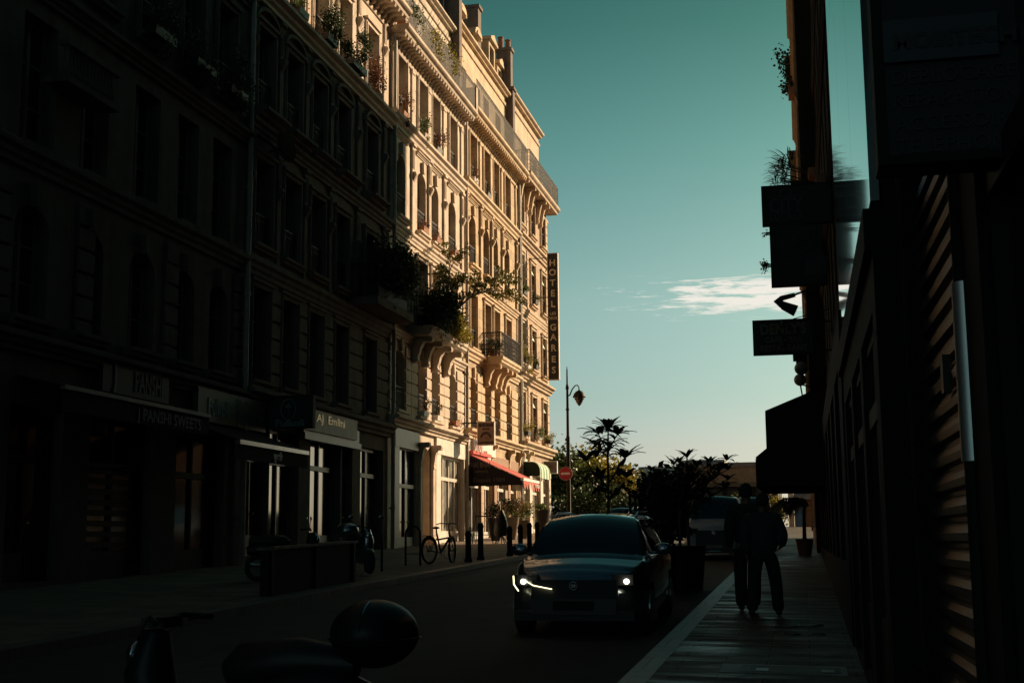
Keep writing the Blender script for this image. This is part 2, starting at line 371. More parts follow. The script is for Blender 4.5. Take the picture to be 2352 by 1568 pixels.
# ------------------------------------------------------------------ facade builder
WIN = {}
def window_mesh(w, h, style):
    key = (round(w, 2), round(h, 2), style)
    if key in WIN: return WIN[key]
    b = MB(); j = 0.06
    b.box(0, j, 0, 0.09, 0, h).box(w - j, w, 0, 0.09, 0, h).box(j, w - j, 0, 0.09, h - j, h).box(j, w - j, 0, 0.09, 0, j)
    b.box(w / 2 - 0.045, w / 2 + 0.045, -0.012, 0.085, j, h - j)
    for k in (1, 2):
        z = h * k / 3 if style != 'transom' else h * (0.72 if k == 1 else 0.36)
        b.box(j, w / 2 - 0.045, 0.012, 0.07, z - 0.018, z + 0.018).box(w / 2 + 0.045, w - j, 0.012, 0.07, z - 0.018, z + 0.018)
    p = MB(); p.quad((j, 0.05, j), (w - j, 0.05, j), (w - j, 0.05, h - j), (j, 0.05, h - j))
    g = MB(); gh = 0.85
    g.box(0.0, w, 0.0, 0.035, gh, gh + 0.035).box(0.0, w, 0.005, 0.03, 0.08, 0.10).box(0.0, w, 0.005, 0.03, gh - 0.16, gh - 0.145)
    nb = int(w / 0.11)
    for i in range(nb + 1):
        x = 0.008 + (w - 0.03) * i / nb; g.box(x, x + 0.014, 0.009, 0.023, 0.10, gh)
    for i in range(nb): g.ring((0.015 + (w - 0.03) * (i + 0.5) / nb, 0.015, gh - 0.075), 0.035, 0.007, (0, 1, 0), 10, 4)
    def me(bb_, nm, m_):
        x = bpy.data.meshes.new(nm); x.from_pydata(bb_.v, [], bb_.f); x.materials.append(m_); x.update(); return x
    WIN[key] = (me(b, 'window', frameW), me(p, 'pane', glass), me(g, 'window_guard', iron)); return WIN[key]

pipem = mat('painted downpipe', (0.30, 0.275, 0.24), 0.55, dirt=0.3)
class Facade:
    """local frame: u along the wall (x), depth into the building (y), z up; a rotated Empty carries it"""
    def __init__(s, label, cat, L, root_xy, rot, name='apartment_building', group=None):
        s.g = gz(*root_xy); s.L = L
        s.root = thing(name, label, cat, (root_xy[0], root_xy[1], s.g), rot, group)
    def add(s, mb, name, m_, parent=None, smooth=False, bevel=0):
        mb.v = [(x, y, z - s.g) for x, y, z in mb.v]
        return mb.build(name, m_, parent or s.root, world=False, smooth=smooth, bevel=bevel)
    def wall(s, z0, z1, ops, m_, depth=0.42, y=0.0, u0=0, u1=None, name='wall'):
        """ops: (u0, u1, z0, z1, rise)"""
        u1 = s.L if u1 is None else u1
        us = sorted({u0, u1} | {o[0] for o in ops} | {o[1] for o in ops}); zs = sorted({z0, z1} | {o[2] for o in ops} | {o[3] for o in ops})
        b = MB()
        for i in range(len(us) - 1):
            for j in range(len(zs) - 1):
                cu, cz = (us[i] + us[i + 1]) / 2, (zs[j] + zs[j + 1]) / 2
                if any(o[0] < cu < o[1] and o[2] < cz < o[3] for o in ops): continue
                b.quad((us[i], y, zs[j]), (us[i + 1], y, zs[j]), (us[i + 1], y, zs[j + 1]), (us[i], y, zs[j + 1]))
        for a0, a1, c0, c1, rise in ops:
            d = y + depth
            b.quad((a0, y, c0), (a0, d, c0), (a0, d, c1), (a0, y, c1)); b.quad((a1, y, c0), (a1, y, c1), (a1, d, c1), (a1, d, c0))
            b.quad((a0, y, c0), (a1, y, c0), (a1, d, c0), (a0, d, c0)); b.quad((a0, y, c1), (a0, d, c1), (a1, d, c1), (a1, y, c1))
            if rise:
                n = 8; cu = (a0 + a1) / 2; hw = (a1 - a0) / 2
                arc = [(cu + hw * math.sin(-PI / 2 + PI * k / n), c1 - rise + rise * math.cos(-PI / 2 + PI * k / n)) for k in range(n + 1)]
                for k in range(n):
                    (p0, q0), (p1, q1) = arc[k], arc[k + 1]
                    b.quad((p0, y, q0), (p1, y, q1), (p1, y, c1 - 0.0001), (p0, y, c1 - 0.0001)); b.quad((p0, y, q0), (p0, d, q0), (p1, d, q1), (p1, y, q1))
        b.quad((u0, y, z1), (u1, y, z1), (u1, y + 0.5, z1), (u0, y + 0.5, z1))
        for e in (u0 + 0.003, u1 - 0.003): b.quad((e, y, z0), (e, y + 0.5, z0), (e, y + 0.5, z1), (e, y, z1))
        return s.add(b, name, m_)
    def win(s, u0, u1, z0, z1, style='plain', guard=True, y=0.28):
        w, h = u1 - u0, z1 - z0; fm, pm, gm = window_mesh(w, h, style)
        o = bpy.data.objects.new('window', fm); COL.objects.link(o); o.parent = s.root; o.location = (u0, y, z0 - s.g)
        p = bpy.data.objects.new('pane', pm); COL.objects.link(p); p.parent = o
        if guard:
            q = bpy.data.objects.new('window_guard', gm); COL.objects.link(q); q.parent = s.root; q.location = (u0, 0.04 + y - 0.28, z0 - s.g)
    def band(s, u0, u1, z0, z1, proj, m_, name='string_course', y=0.0):
        h = z1 - z0
        pr = [(0, 0), (proj * 0.35, 0), (proj * 0.35, h * 0.22), (proj * 0.6, h * 0.35), (proj * 0.62, h * 0.55), (proj, h * 0.7), (proj, h * 0.92), (proj * 0.85, h), (0, h)]
        b = MB(); b.prism([(-a + y + 0.001, c + z0) for a, c in pr][::-1], lambda a, c, t: (t, a, c), u0, u1); return s.add(b, name, m_)
    def sill(s, u0, u1, z, m_, proj=0.22):
        b = MB(); b.prism([(0.3, z - 0.02), (-proj, z - 0.02), (-proj, z - 0.10), (-proj * 0.6, z - 0.14), (-proj * 0.6, z - 0.2), (0, z - 0.24), (0, z - 0.1), (0.3, z - 0.1)], lambda a, c, t: (t, a, c), u0 - 0.12, u1 + 0.12)
        return s.add(b, 'window_sill', m_)
    def surround(s, u0, u1, z0, z1, m_, t=0.13, p=0.07, ears=True):
        b = MB(); b.box(u0 - t, u0 - 0.002, -p, 0.01, z0, z1).box(u1 + 0.002, u1 + t, -p, 0.01, z0, z1).box(u0 - t, u1 + t, -p, 0.01, z1 + 0.002, z1 + t)
        b.box(u0 - t * 0.5, u0 - 0.01, -p - 0.025, -p, z0, z1 + t * 0.4).box(u1 + 0.01, u1 + t * 0.5, -p - 0.025, -p, z0, z1 + t * 0.4)
        if ears: b.box(u0 - t - 0.05, u1 + t + 0.05, -p - 0.07, 0.01, z1 + t + 0.004, z1 + t + 0.09)
        return s.add(b, 'window_surround', m_)
    def cornice(s, u0, u1, z, m_, proj=0.7, h=0.30, mod=0.33, y=0.0, name='cornice'):
        b = MB()
        pr = [(0, 0), (proj - 0.16, 0), (proj - 0.13, h * 0.3), (proj - 0.05, h * 0.45), (proj, h * 0.6), (proj, h), (0, h)]
        b.prism([(-a + y + 0.001, c + z) for a, c in pr][::-1], lambda a, c, t: (t, a, c), u0, u1)
        b.prism([(0.001 + y, z - 0.50), (-0.06 + y, z - 0.50), (-0.08 + y, z - 0.42), (-0.08 + y, z - 0.36), (0.001 + y, z - 0.36)], lambda a, c, t: (t, a, c), u0, u1)
        if mod:
            n = int((u1 - u0) / mod)
            q = proj - 0.18
            sp = [(0, -0.002), (-q, -0.002), (-q - 0.02, -0.06), (-q + 0.02, -0.13), (-q + 0.10, -0.12), (-q * 0.6, -0.09), (-q * 0.35, -0.16), (-q * 0.28, -0.28), (-q * 0.1, -0.34), (0, -0.33)]
            for i in range(n):
                u = u0 + (i + 0.5) * (u1 - u0) / n
                b.prism([(a + y, c + z) for a, c in sp], lambda a, c, t: (t, a, c), u - 0.075, u + 0.075)
        return s.add(b, name, m_)
    def rail(s, u0, u1, z, h, y, m_=None, ends=True, sp=0.11, name='railing', fancy=False, y_in=0.0):
        b = MB()
        def run(p, q):
            p = Vector(p); q = Vector(q); L = (q - p).length; n = max(2, int(L / sp)); d = (q - p) / L
            b.tube([p + Vector((0, 0, z + h)), q + Vector((0, 0, z + h))], 0.028, 6)
            for zz in (0.07, h - 0.17): b.tube([p + Vector((0, 0, z + zz)), q + Vector((0, 0, z + zz))], 0.012, 4)
            for i in range(n + 1):
                c = p + d * (L * i / n); b.box(c.x - 0.008, c.x + 0.008, c.y - 0.008, c.y + 0.008, z + 0.0, z + h)
                if i < n:
                    cc = p + d * (L * (i + 0.5) / n); ax = d.cross(Vector((0, 0, 1)))
                    b.ring(cc + Vector((0, 0, z + h - 0.085)), 0.042, 0.008, ax, 8, 4)
                    if fancy:
                        for zz in (0.16, 0.30, 0.52, 0.66): b.ring(cc + Vector((0, 0, z + zz * h)), 0.038, 0.009, ax, 8, 4)
        run((u0, y, 0), (u1, y, 0))
        if ends: run((u0, y, 0), (u0, y_in, 0)); run((u1, y, 0), (u1, y_in, 0))
        return s.add(b, name, m_ or iron)
    def corbel(s, u, z, out, hgt, m_, w=0.24):
        sp = [(0, 0), (-out, 0), (-out - 0.03, -0.08), (-out, -0.17), (-out + 0.10, -0.19), (-out * 0.62, -0.16), (-out * 0.45, -hgt * 0.42), (-out * 0.40, -hgt * 0.62), (-out * 0.32, -hgt * 0.78), (-out * 0.36, -hgt * 0.92), (-out * 0.2, -hgt), (0, -hgt)]
        b = MB(); b.prism([(a, c + z) for a, c in sp], lambda a, c, t: (t, a, c), u - w / 2, u + w / 2)
        b.ring((u, -out + 0.10, z - 0.10), 0.07, 0.03, (1, 0, 0), 12, 6)
        return s.add(b, 'corbel', m_)
    def rustic(s, spans, z0, z1, m_, step=0.46, p=0.06):
        b = MB(); n = max(1, round((z1 - z0) / step)); st = (z1 - z0) / n
        for a0, a1 in spans:
            for i in range(n):
                za = z0 + i * st + 0.02; zb = z0 + (i + 1) * st - 0.02
                b.prism([(-p * 0.4, 0.0), (-p, 0.03), (-p, zb - za - 0.03), (-p * 0.4, zb - za), (0.001, zb - za), (0.001, 0)], lambda a, c, t: (t, a, c + za), a0, a1)
        return s.add(b, 'rusticated_stone', m_)
    def pilaster(s, u, z0, z1, m_, w=0.30, p=0.09):
        b = MB(); b.box(u - w / 2, u + w / 2, -p, 0.001, z0, z1)
        for k in range(3): x = u - w / 2 + w * (k + 0.5) / 3; b.box(x - 0.02, x + 0.02, -p - 0.02, -p, z1 - 0.9, z1 - 0.15)
        b.box(u - w / 2 - 0.05, u + w / 2 + 0.05, -p - 0.07, 0.001, z1 - 0.002, z1 + 0.10)
        b.prism([(-p, z1 - 1.0), (-p - 0.10, z1 - 1.02), (-p - 0.14, z1 - 1.12), (-p - 0.09, z1 - 1.22), (-p - 0.03, z1 - 1.34), (-p, z1 - 1.4)], lambda a, c, t: (t, a, c), u - 0.08, u + 0.08)
        return s.add(b, 'pilaster', m_)
    def keystone(s, u, z, m_, y=0):
        b = MB(); b.prism([(u - 0.07, z - 0.02), (u + 0.07, z - 0.02), (u + 0.13, z + 0.42), (u - 0.13, z + 0.42)], lambda a, c, t: (a, t, c), -0.13, 0.001); return s.add(b, 'keystone', m_)
    def body(s, z1, m_, dep=11, u0=0, u1=None, y=0.45, name='side_walls'):
        u1 = s.L if u1 is None else u1
        b = MB(); b.box(u0 + 0.004, u1 - 0.004, y, dep, -2, z1); return s.add(b, name, m_)
    def roof(s, z, y, m_, h=2.4, run_=1.6, dep=10.5, u0=0, u1=None):
        u1 = s.L if u1 is None else u1
        b = MB(); b.prism([(y, z), (dep, z), (dep - 1, z + h + 0.3), ((y + run_ + dep) / 2, z + h + 0.9), (y + run_, z + h)], lambda a, c, t: (t, a, c), u0 + 0.01, u1 - 0.01); return s.add(b, 'roof', m_)
    def chimney(s, u, y0, y1, z0, z1, m_, w=0.55, pots=4, parent=None):
        b = MB(); b.box(u - w / 2, u + w / 2, y0, y1, z0, z1).box(u - w / 2 - 0.08, u + w / 2 + 0.08, y0 - 0.08, y1 + 0.08, z1 + 0.002, z1 + 0.16)
        c = s.add(b, 'chimney', m_, parent)
        if pots:
            for i in range(pots):
                yy = y0 + (y1 - y0) * (i + 0.5) / pots
                q = MB(); hh = 0.45 + 0.4 * ((i * 7) % 3) / 2; q.lathe([(0.15, 0), (0.14, hh), (0.17, hh), (0.17, hh + 0.05), (0.12, hh + 0.05)], (u, yy, z1 + 0.16), 10)
                s.add(q, 'chimney_pot', terra, c)
        return c
    def dormer(s, u, y, z, w, h, m_, curved=True, parent=None):
        b = MB(); dp = 2.2
        b.box(u - w / 2, u - w / 2 + 0.16, y, y + dp, z, z + h).box(u + w / 2 - 0.16, u + w / 2, y, y + dp, z, z + h).box(u - w / 2 + 0.16, u + w / 2 - 0.16, y, y + dp, z + h - 0.2, z + h)
        if curved:
            n = 10; pts = [(u + (w / 2 + 0.14) * math.cos(PI * k / n), z + h + 0.002 + 0.45 * math.sin(PI * k / n)) for k in range(n + 1)]
            b.prism(pts, lambda a, c, t: (a, t, c), y - 0.18, y + dp)
            pts2 = [(u + (w / 2 - 0.1) * math.cos(PI * k / n), z + h + 0.012 + 0.30 * math.sin(PI * k / n)) for k in range(n + 1)]
            b.prism(pts2, lambda a, c, t: (a, t, c), y - 0.24, y - 0.19)
        else:
            b.box(u - w / 2 - 0.12, u + w / 2 + 0.12, y - 0.16, y + dp, z + h + 0.002, z + h + 0.14)
            b.prism([(u - w / 2 - 0.12, z + h + 0.15), (u + w / 2 + 0.12, z + h + 0.15), (u, z + h + 0.45)], lambda a, c, t: (a, t, c), y - 0.14, y + dp)
        o = s.add(b, 'dormer', m_, parent)
        q = MB(); q.quad((u - w / 2 + 0.16, y + 0.2, z), (u + w / 2 - 0.16, y + 0.2, z), (u + w / 2 - 0.16, y + 0.2, z + h - 0.2), (u - w / 2 + 0.16, y + 0.2, z + h - 0.2)); s.add(q, 'dormer_window', glass, o)
        return o
    def pipe(s, u, z0, z1, m_, r=0.07, out=0.14):
        b = MB(); b.tube([(u, -out, z0), (u, -out, z1)], r, 10)
        z = z0 + 1.5
        while z < z1: b.tube([(u, -out, z), (u, -out, z + 0.10)], r + 0.022, 10); b.box(u - 0.02, u + 0.02, -out, 0.0, z + 0.03, z + 0.07); z += 2.9
        return s.add(b, 'drainpipe', m_, smooth=True)
def left(label, y0, y1, **k): return Facade(label, 'building', y1 - y0, (-14.2, y0), PI / 2, **k)


# ------------------------------------------------------------------ left row of buildings
def std_floor(f, wins, z0, z1, mw, ops, style='plain', rise=0, guard=True, sill=True, surr=True, blind=False):
    for a, c in wins:
        ops.append((a, c, z0, z1, rise)); f.win(a, c, z0, z1, style, guard)
        if sill: f.sill(a, c, z0, mw)
        if surr and not rise: f.surround(a, c, z0, z1, mw)
        if rise: f.keystone((a + c) / 2, z1, mw)
        if blind:
            b = MB(); b.prism([(0.20, z1 - 0.02), (0.22, z1 - 0.02), (0.02, z1 - 0.55), (0.0, z1 - 0.55)], lambda p, q, t: (t, p, q), a + 0.03, c - 0.03); f.add(b, 'blind', blindM)
blindM = mat('pale striped blind', (0.55, 0.62, 0.52), 0.8, var=0.3, scale=9, stretch=(1, 0.05, 0.05))
BW = [(0.75, 1.95), (3.5, 4.7), (5.4, 6.55), (8.1, 9.3)]          # building with the big planted balcony, y 43.9 to 54.4
def rel(ws, y0): return [(a - y0, c - y0) for a, c in ws]

# -- furthest left, mostly outside the frame, then the two buildings in shade
A0 = left('dark grey building at the extreme near left of the street, mostly out of view', -14, 12)
ops = []; w_ = [(2 + 2.4 * k, 3.15 + 2.4 * k) for k in range(10)]
for z0, z1 in ((5.8, 8.0), (9.16, 11.75), (12.9, 15.4), (16.4, 18.8)): std_floor(A0, w_, z0, z1, stoneA, ops, guard=False, surr=False)
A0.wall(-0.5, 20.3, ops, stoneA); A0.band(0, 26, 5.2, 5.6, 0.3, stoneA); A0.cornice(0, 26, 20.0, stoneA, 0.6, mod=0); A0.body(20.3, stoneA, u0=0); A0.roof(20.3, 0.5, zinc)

A1 = left('grey shaded building with arched windows over the sweet shop', 12, 31.55)
w_ = rel([(13.1, 14.2), (15.1, 16.2), (17.1, 18.2), (19.1, 20.25), (21.25, 22.4), (23.35, 24.45), (25.55, 26.7), (27.6, 28.7), (29.5, 30.6)], 12)
ops = []
std_floor(A1, w_, 5.83, 8.0, stoneA, ops, rise=0.42, guard=False)
std_floor(A1, w_, 9.16, 11.75, stoneA, ops, guard=False, surr=False)
std_floor(A1, w_, 13.0, 15.4, stoneA, ops); std_floor(A1, w_, 16.5, 18.8, stoneA, ops)
sh = [(1.0, 4.0), (5.0, 8.2), (9.4, 11.2), (12.2, 14.9), (16.0, 18.6)]
for a, c in sh: ops.append((a, c, 0.9, 4.2, 0))
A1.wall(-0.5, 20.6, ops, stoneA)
for z0, z1, p in ((5.15, 5.5, 0.3), (8.65, 9.1, 0.22), (12.1, 12.45, 0.25), (15.9, 16.3, 0.22)): A1.band(0, A1.L, z0, z1, p, stoneA)
A1.cornice(0, A1.L, 20.3, stoneA, 0.6, mod=0.4); A1.body(20.6, stoneA); A1.roof(20.6, 0.6, zinc); A1.pipe(19.45, 0.7, 20.2, pipem)
for k, u in enumerate((0.4, 4.5, 8.8, 11.7, 15.45, 19.2)):
    A1.rustic([(u - 0.3, u + 0.3)], 5.6, 8.5, stoneA)
b = MB()
for i in range(14): b.lathe([(0.05, 0), (0.09, 0.12), (0.055, 0.3), (0.05, 0.55), (0.08, 0.62)], (10.0 + i * 0.13, -0.45, 10.62), 8)
b.box(9.9, 11.9, -0.56, -0.34, 11.25, 11.37).box(9.9, 11.9, -0.56, 0, 10.5, 10.62); A1.add(b, 'balustrade', stoneA, smooth=False)
dusty = mat('dusty shop glass', (0.20, 0.20, 0.18), 0.25, var=0.5, scale=2.5, dirt=0.4)
def shop_glazing(f, spans, z0, z1, mf, y=0.25, doors=(), trans=None, bars=2, gm=None):
    for i, (a, c) in enumerate(spans):
        door = i in doors
        b = MB(); j = 0.09
        b.box(a, a + j, y - 0.02, y + 0.1, z0, z1).box(c - j, c, y - 0.02, y + 0.1, z0, z1).box(a + j, c - j, y - 0.02, y + 0.1, z1 - j, z1)
        base = 0.55
        b.box(a + j, c - j, y - 0.01, y + 0.08, z0, z0 + base)
        if trans: b.box(a + j, c - j, y - 0.03, y + 0.1, trans - 0.07, trans + 0.07)
        for k in range(1, bars): x = a + (c - a) * k / bars; b.box(x - 0.04, x + 0.04, y - 0.015, y + 0.09, z0 + base, z1 - j)
        if door:
            x = (a + c) / 2
            for q in ((a + j + 0.08, x - 0.1), (x + 0.1, c - j - 0.08)): b.box(q[0], q[1], y - 0.03, y - 0.01, z0 + 0.1, z0 + base - 0.08)
        o = f.add(b, 'shop_door' if door else 'shop_window', mf)
        p = MB(); p.quad((a + j, y + 0.05, z0), (c - j, y + 0.05, z0), (c - j, y + 0.05, z1), (a + j, y + 0.05, z1)); f.add(p, 'pane', gm or glass, o)
        if door: h = MB(); h.ball(((a + c) / 2 + 0.12, y - 0.07, z0 + 1.1), 0.04, 8, 6); f.add(h, 'handle', mat('brass', (0.6, 0.42, 0.15), 0.25, 1.0), o, smooth=True)
shop_glazing(A1, sh, 0.9, 4.2, frameD, doors=(2,), trans=3.2)
# rolled metal shutter bands of the sweet shop
b = MB()
for k in range(9): b.box(12.3, 14.8, -0.03 + 0.25, 0.22 + 0.02, 1.3 + k * 0.22, 1.3 + k * 0.22 + 0.12)
A1.add(b, 'roller_shutter', frameD)

A2 = left('grey building in shade below, with sun only along its planted top floor', 31.55, 43.9)
w_ = rel([(32.0, 33.2), (34.05, 35.25), (36.1, 37.3), (38.3, 39.5), (41.15, 42.35)], 31.55)
ops = []
std_floor(A2, w_, 5.9, 8.4, stoneA2, ops, guard=False)
std_floor(A2, w_, 9.6, 12.0, stoneA2, ops, guard=True)
std_floor(A2, w_, 13.4, 15.75, stoneA2, ops)
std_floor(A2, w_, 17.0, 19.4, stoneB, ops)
sh = rel([(32.0, 33.4), (33.47, 35.6), (36.5, 39.1), (39.25, 40.2), (41.0, 43.4)], 31.55)
for a, c in sh: ops.append((a, c, 1.25, 4.7, 0))
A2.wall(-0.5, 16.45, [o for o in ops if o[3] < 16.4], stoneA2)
A2.wall(16.45, 20.9, [o for o in ops if o[3] > 16.4], stoneB, name='upper_wall')  # same facade: paler tone stands for sun, the darker one below for shade
for a, c in w_:                                       # arched hood mouldings over the third row
    cu = (a + c) / 2; n = 10; hw = (c - a) / 2 + 0.25
    b = MB()
    for k in range(n):
        t0, t1 = PI * k / n, PI * (k + 1) / n
        q = [(cu + hw * math.cos(t), 15.85 + 0.5 * math.sin(t)) for t in (t0, t1)] + [(cu + (hw - 0.12) * math.cos(t), 15.85 + 0.4 * math.sin(t)) for t in (t1, t0)]
        b.prism(q, lambda p, r_, t: (p, t, r_), -0.14, 0.0)
    A2.add(b, 'window_hood', stoneA2)
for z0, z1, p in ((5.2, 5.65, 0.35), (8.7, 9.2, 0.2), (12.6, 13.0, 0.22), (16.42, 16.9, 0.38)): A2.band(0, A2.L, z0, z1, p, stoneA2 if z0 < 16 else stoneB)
for a, c in w_: A2.band(a - 0.25, c + 0.25, 12.95, 13.3, 0.5, stoneA2, 'window_ledge')
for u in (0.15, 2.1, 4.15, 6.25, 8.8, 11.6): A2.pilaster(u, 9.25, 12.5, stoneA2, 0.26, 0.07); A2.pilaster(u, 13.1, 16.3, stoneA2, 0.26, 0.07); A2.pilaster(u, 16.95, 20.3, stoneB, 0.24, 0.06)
A2.rustic([(a, c) for a, c in ((1.75, 2.4), (3.8, 4.4), (5.9, 6.6), (8.1, 9.4), (10.9, 12.2))], 5.7, 8.6, stoneA2)
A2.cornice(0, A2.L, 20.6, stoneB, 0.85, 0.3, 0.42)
A2.rail(0.1, A2.L - 0.1, 20.92, 1.05, -0.7, ironl, ends=False)
A2.body(20.9, stoneA2); A2.wall(20.9, 23.6, [(a, c, 21.2, 23.2, 0) for a, c in w_], stoneB, y=0.42, name='attic_wall')
for a, c in w_: A2.win(a, c, 21.2, 23.2, guard=False, y=0.62)
A2.roof(23.6, 0.5, zinc); A2.body(23.55, stoneA2, y=0.86, name='attic_core')
shop_glazing(A2, sh, 1.25, 4.7, shopG, doors=(0, 3), trans=3.8)
b = MB(); b.box(4.0, 8.85, -0.16, -0.002, 4.75, 5.15).box(3.95, 8.9, -0.22, 0, 4.55, 4.74); A2.add(b, 'shop_cornice', shopG)

# -- the sunlit white building with the planted balcony
B_ = left('sunlit pale stone building with a large planted balcony', 43.9, 54.42)
y0 = 43.9; w_ = rel([(44.65, 45.85), (47.4, 48.6), (49.3, 50.45), (52.0, 53.2)], y0); ops = []
std_floor(B_, w_, 6.3, 8.5, stoneB, ops, rise=0.36)
std_floor(B_, w_, 9.7, 12.35, stoneB, ops)
std_floor(B_, w_, 13.5, 15.9, stoneB, ops, rise=0.42, sill=True)
std_floor(B_, w_, 17.3, 19.8, stoneB, ops, sill=False)
gops = [(1.2, 3.5, -0.3, 5.0, 0), (4.1, 5.3, -0.3, 5.15, 0.4), (6.7, 10.3, 1.35, 5.0, 0)]
B_.wall(-0.5, 20.4, ops + gops, stoneB)
shop_glazing(B_, [(1.2, 3.5)], 1.2, 5.0, shopG, y=0.1, doors=(0,), trans=3.6)
shop_glazing(B_, [(6.7, 10.3)], 1.45, 5.0, shopW, y=0.12, doors=(), trans=4.1, bars=4, gm=dusty)
b = MB(); b.box(4.1, 5.3, 0.34, 0.40, 1.0, 5.2)
for q0, q1 in ((1.5, 2.6), (2.8, 4.6)):
    for k in (0, 1): b.box(4.22 + k * 0.55, 4.62 + k * 0.55, 0.31, 0.34, q0, q1)
dr = B_.add(b, 'door', doorbr); b = MB(); b.ball((4.75, 0.28, 2.35), 0.045, 8, 6); B_.add(b, 'handle', MATS['brass'], dr, smooth=True)
b = MB()
for u in (3.62, 5.38): b.box(u, u + 0.40, -0.16, 0.002, 1.0, 1.75).box(u + 0.05, u + 0.35, -0.12, 0.002, 1.75, 4.6)
B_.add(b, 'door_pillar', stoneB)
for u in (3.82, 5.58): B_.corbel(u, 5.3, 0.42, 1.0, stoneB, 0.26)
b = MB(); b.box(5.98, 10.5, -0.1, 0.001, 5.02, 5.66).box(5.98, 6.68, -0.08, 0.001, 1.0, 5.02).box(10.32, 10.5, -0.08, 0.001, 1.0, 5.02); B_.add(b, 'shopfront', shopW)
b = MB(); b.box(0.6, 3.58, -0.1, 0.001, 4.95, 5.62).box(0.62, 1.18, -0.07, 0.001, 1.0, 4.95); B_.add(b, 'shopfront', shopG)
B_.band(0, B_.L, 5.68, 6.05, 0.42, stoneB, 'shop_cornice')
B_.rustic([(0.02, 0.72), (1.98, 2.62), (2.66, 3.47), (4.73, 5.37), (6.58, 7.3), (7.34, 8.07), (9.33, 10.45)], 6.1, 8.75, stoneB)
B_.band(0, B_.L, 8.85, 9.2, 0.22, stoneB)
b = MB(); b.prism([(0, 9.55), (-1.0, 9.55), (-1.0, 9.42), (-0.93, 9.36), (-0.93, 9.28), (-0.8, 9.18), (0, 9.18)], lambda a, c, t: (t, a, c), 2.3, 7.6); B_.add(b, 'balcony_slab', stoneB)
for u in (2.85, 4.2, 5.6, 7.2): B_.corbel(u, 9.17, 0.82, 0.95, stoneB, 0.26)
B_.rail(2.35, 7.55, 9.55, 1.12, -0.93, iron, fancy=True)
B_.band(0, B_.L, 12.75, 13.15, 0.2, stoneB)
for u in (0.3, 2.75, 5.05, 7.3, 10.2): B_.pilaster(u, 13.2, 16.6, stoneB, 0.30)
for a, c in w_:
    B_.band(a - 0.2, c + 0.2, 16.45, 16.62, 0.14, stoneB, 'window_hood')
B_.band(0, B_.L, 16.75, 17.25, 0.30, stoneB)
for u in (0.3, 2.75, 5.05, 7.3, 10.2):
    b = MB(); b.box(u - 0.17, u + 0.17, -0.07, 0.001, 17.27, 19.5).box(u - 0.21, u + 0.21, -0.10, 0.001, 19.5, 19.66); B_.add(b, 'pilaster', stoneB)
B_.cornice(0.0, B_.L, 20.15, stoneB, 0.72, 0.3, 0.34)
B_.rail(0.1, B_.L - 0.28, 20.47, 1.15, -0.64, ironl, ends=False)
b = MB(); b.box(B_.L - 0.26, B_.L - 0.0, -0.70, 0.7, 20.46, 21.55); B_.add(b, 'balcony_pier', stoneB)
aw = [(a, c, 20.7, 22.8, 0) for a, c in w_]
B_.wall(20.4, 24.1, aw, stoneB, y=0.42, name='attic_wall'); [B_.win(a, c, 20.7, 22.8, guard=False, y=0.62) for a, c in w_]
B_.cornice(0, B_.L, 24.05, stoneB, 0.30, 0.22, 0, y=0.42, name='eaves')
B_.body(20.4, stoneB); B_.body(24.05, stoneB, y=0.86, name='attic_core'); B_.roof(24.27, 0.5, zinc)
B_.pipe(0.12, 1.2, 20.0, pipem, 0.075, 0.16)

# -- the yellow ashlar building
C_ = left('sunlit yellow ashlar building with an ornate iron balcony over the red awning', 54.42, 65.7)
y0 = 54.42; w_ = rel([(55.5, 56.75), (58.2, 59.4), (60.1, 61.25), (62.65, 63.85)], y0); ops = []
std_floor(C_, w_, 6.5, 8.8, stoneC2, ops, rise=0.36)
std_floor(C_, w_, 10.1, 12.55, stoneC2, ops)
std_floor(C_, w_, 13.9, 16.2, stoneC2, ops, rise=0.42)
std_floor(C_, w_, 17.7, 20.1, stoneC2, ops, sill=False)
gops = [(0.7, 3.2, 1.4, 4.9, 0), (3.7, 5.3, 1.4, 4.9, 0), (6.1, 8.3, 1.5, 4.9, 0), (9.0, 10.6, 1.5, 4.9, 0)]
C_.wall(-0.5, 20.8, ops + gops, stoneC)
shop_glazing(C_, [o[:2] for o in gops], 1.45, 4.9, shopW, y=0.15, doors=(1, 3), trans=4.0)
b = MB(); b.box(0.02, 4.6, -0.12, 0.001, 5.15, 5.95); C_.add(b, 'shopfront', whiteM)
b = MB(); b.box(5.4, 6.0, -0.09, 0.001, 1.2, 4.95).box(8.4, 8.9, -0.09, 0.001, 1.2, 4.95).box(5.2, 11.2, -0.1, 0.001, 4.96, 5.5); C_.add(b, 'shop_pier', mat('brown shop render', (0.28, 0.16, 0.10), 0.8))
for u in (4.9, 8.6, 10.9): C_.corbel(u, 6.0, 0.40, 0.95, stoneC2, 0.22)
C_.band(0, C_.L, 6.02, 6.4, 0.40, stoneC2, 'shop_cornice')
C_.rustic([(0.05, 1.05), (2.38, 3.05), (3.09, 3.75), (5.02, 5.64), (6.88, 7.5), (7.54, 8.2), (9.48, 10.2), (10.24, 11.2)], 6.45, 9.1, stoneC2)
C_.band(0, C_.L, 9.5, 9.95, 0.26, stoneC2)
b = MB(); b.prism([(0, 9.97), (-1.0, 9.97), (-1.0, 9.84), (-0.93, 9.78), (-0.93, 9.7), (-0.8, 9.6), (0, 9.6)], lambda a, c, t: (t, a, c), 3.4, 7.4); C_.add(b, 'balcony_slab', stoneC2)
for u in (3.75, 5.2, 6.2, 7.1): C_.corbel(u, 9.59, 0.82, 1.0, stoneC2, 0.26)
C_.rail(3.45, 7.35, 9.97, 1.1, -0.93, iron, fancy=True)
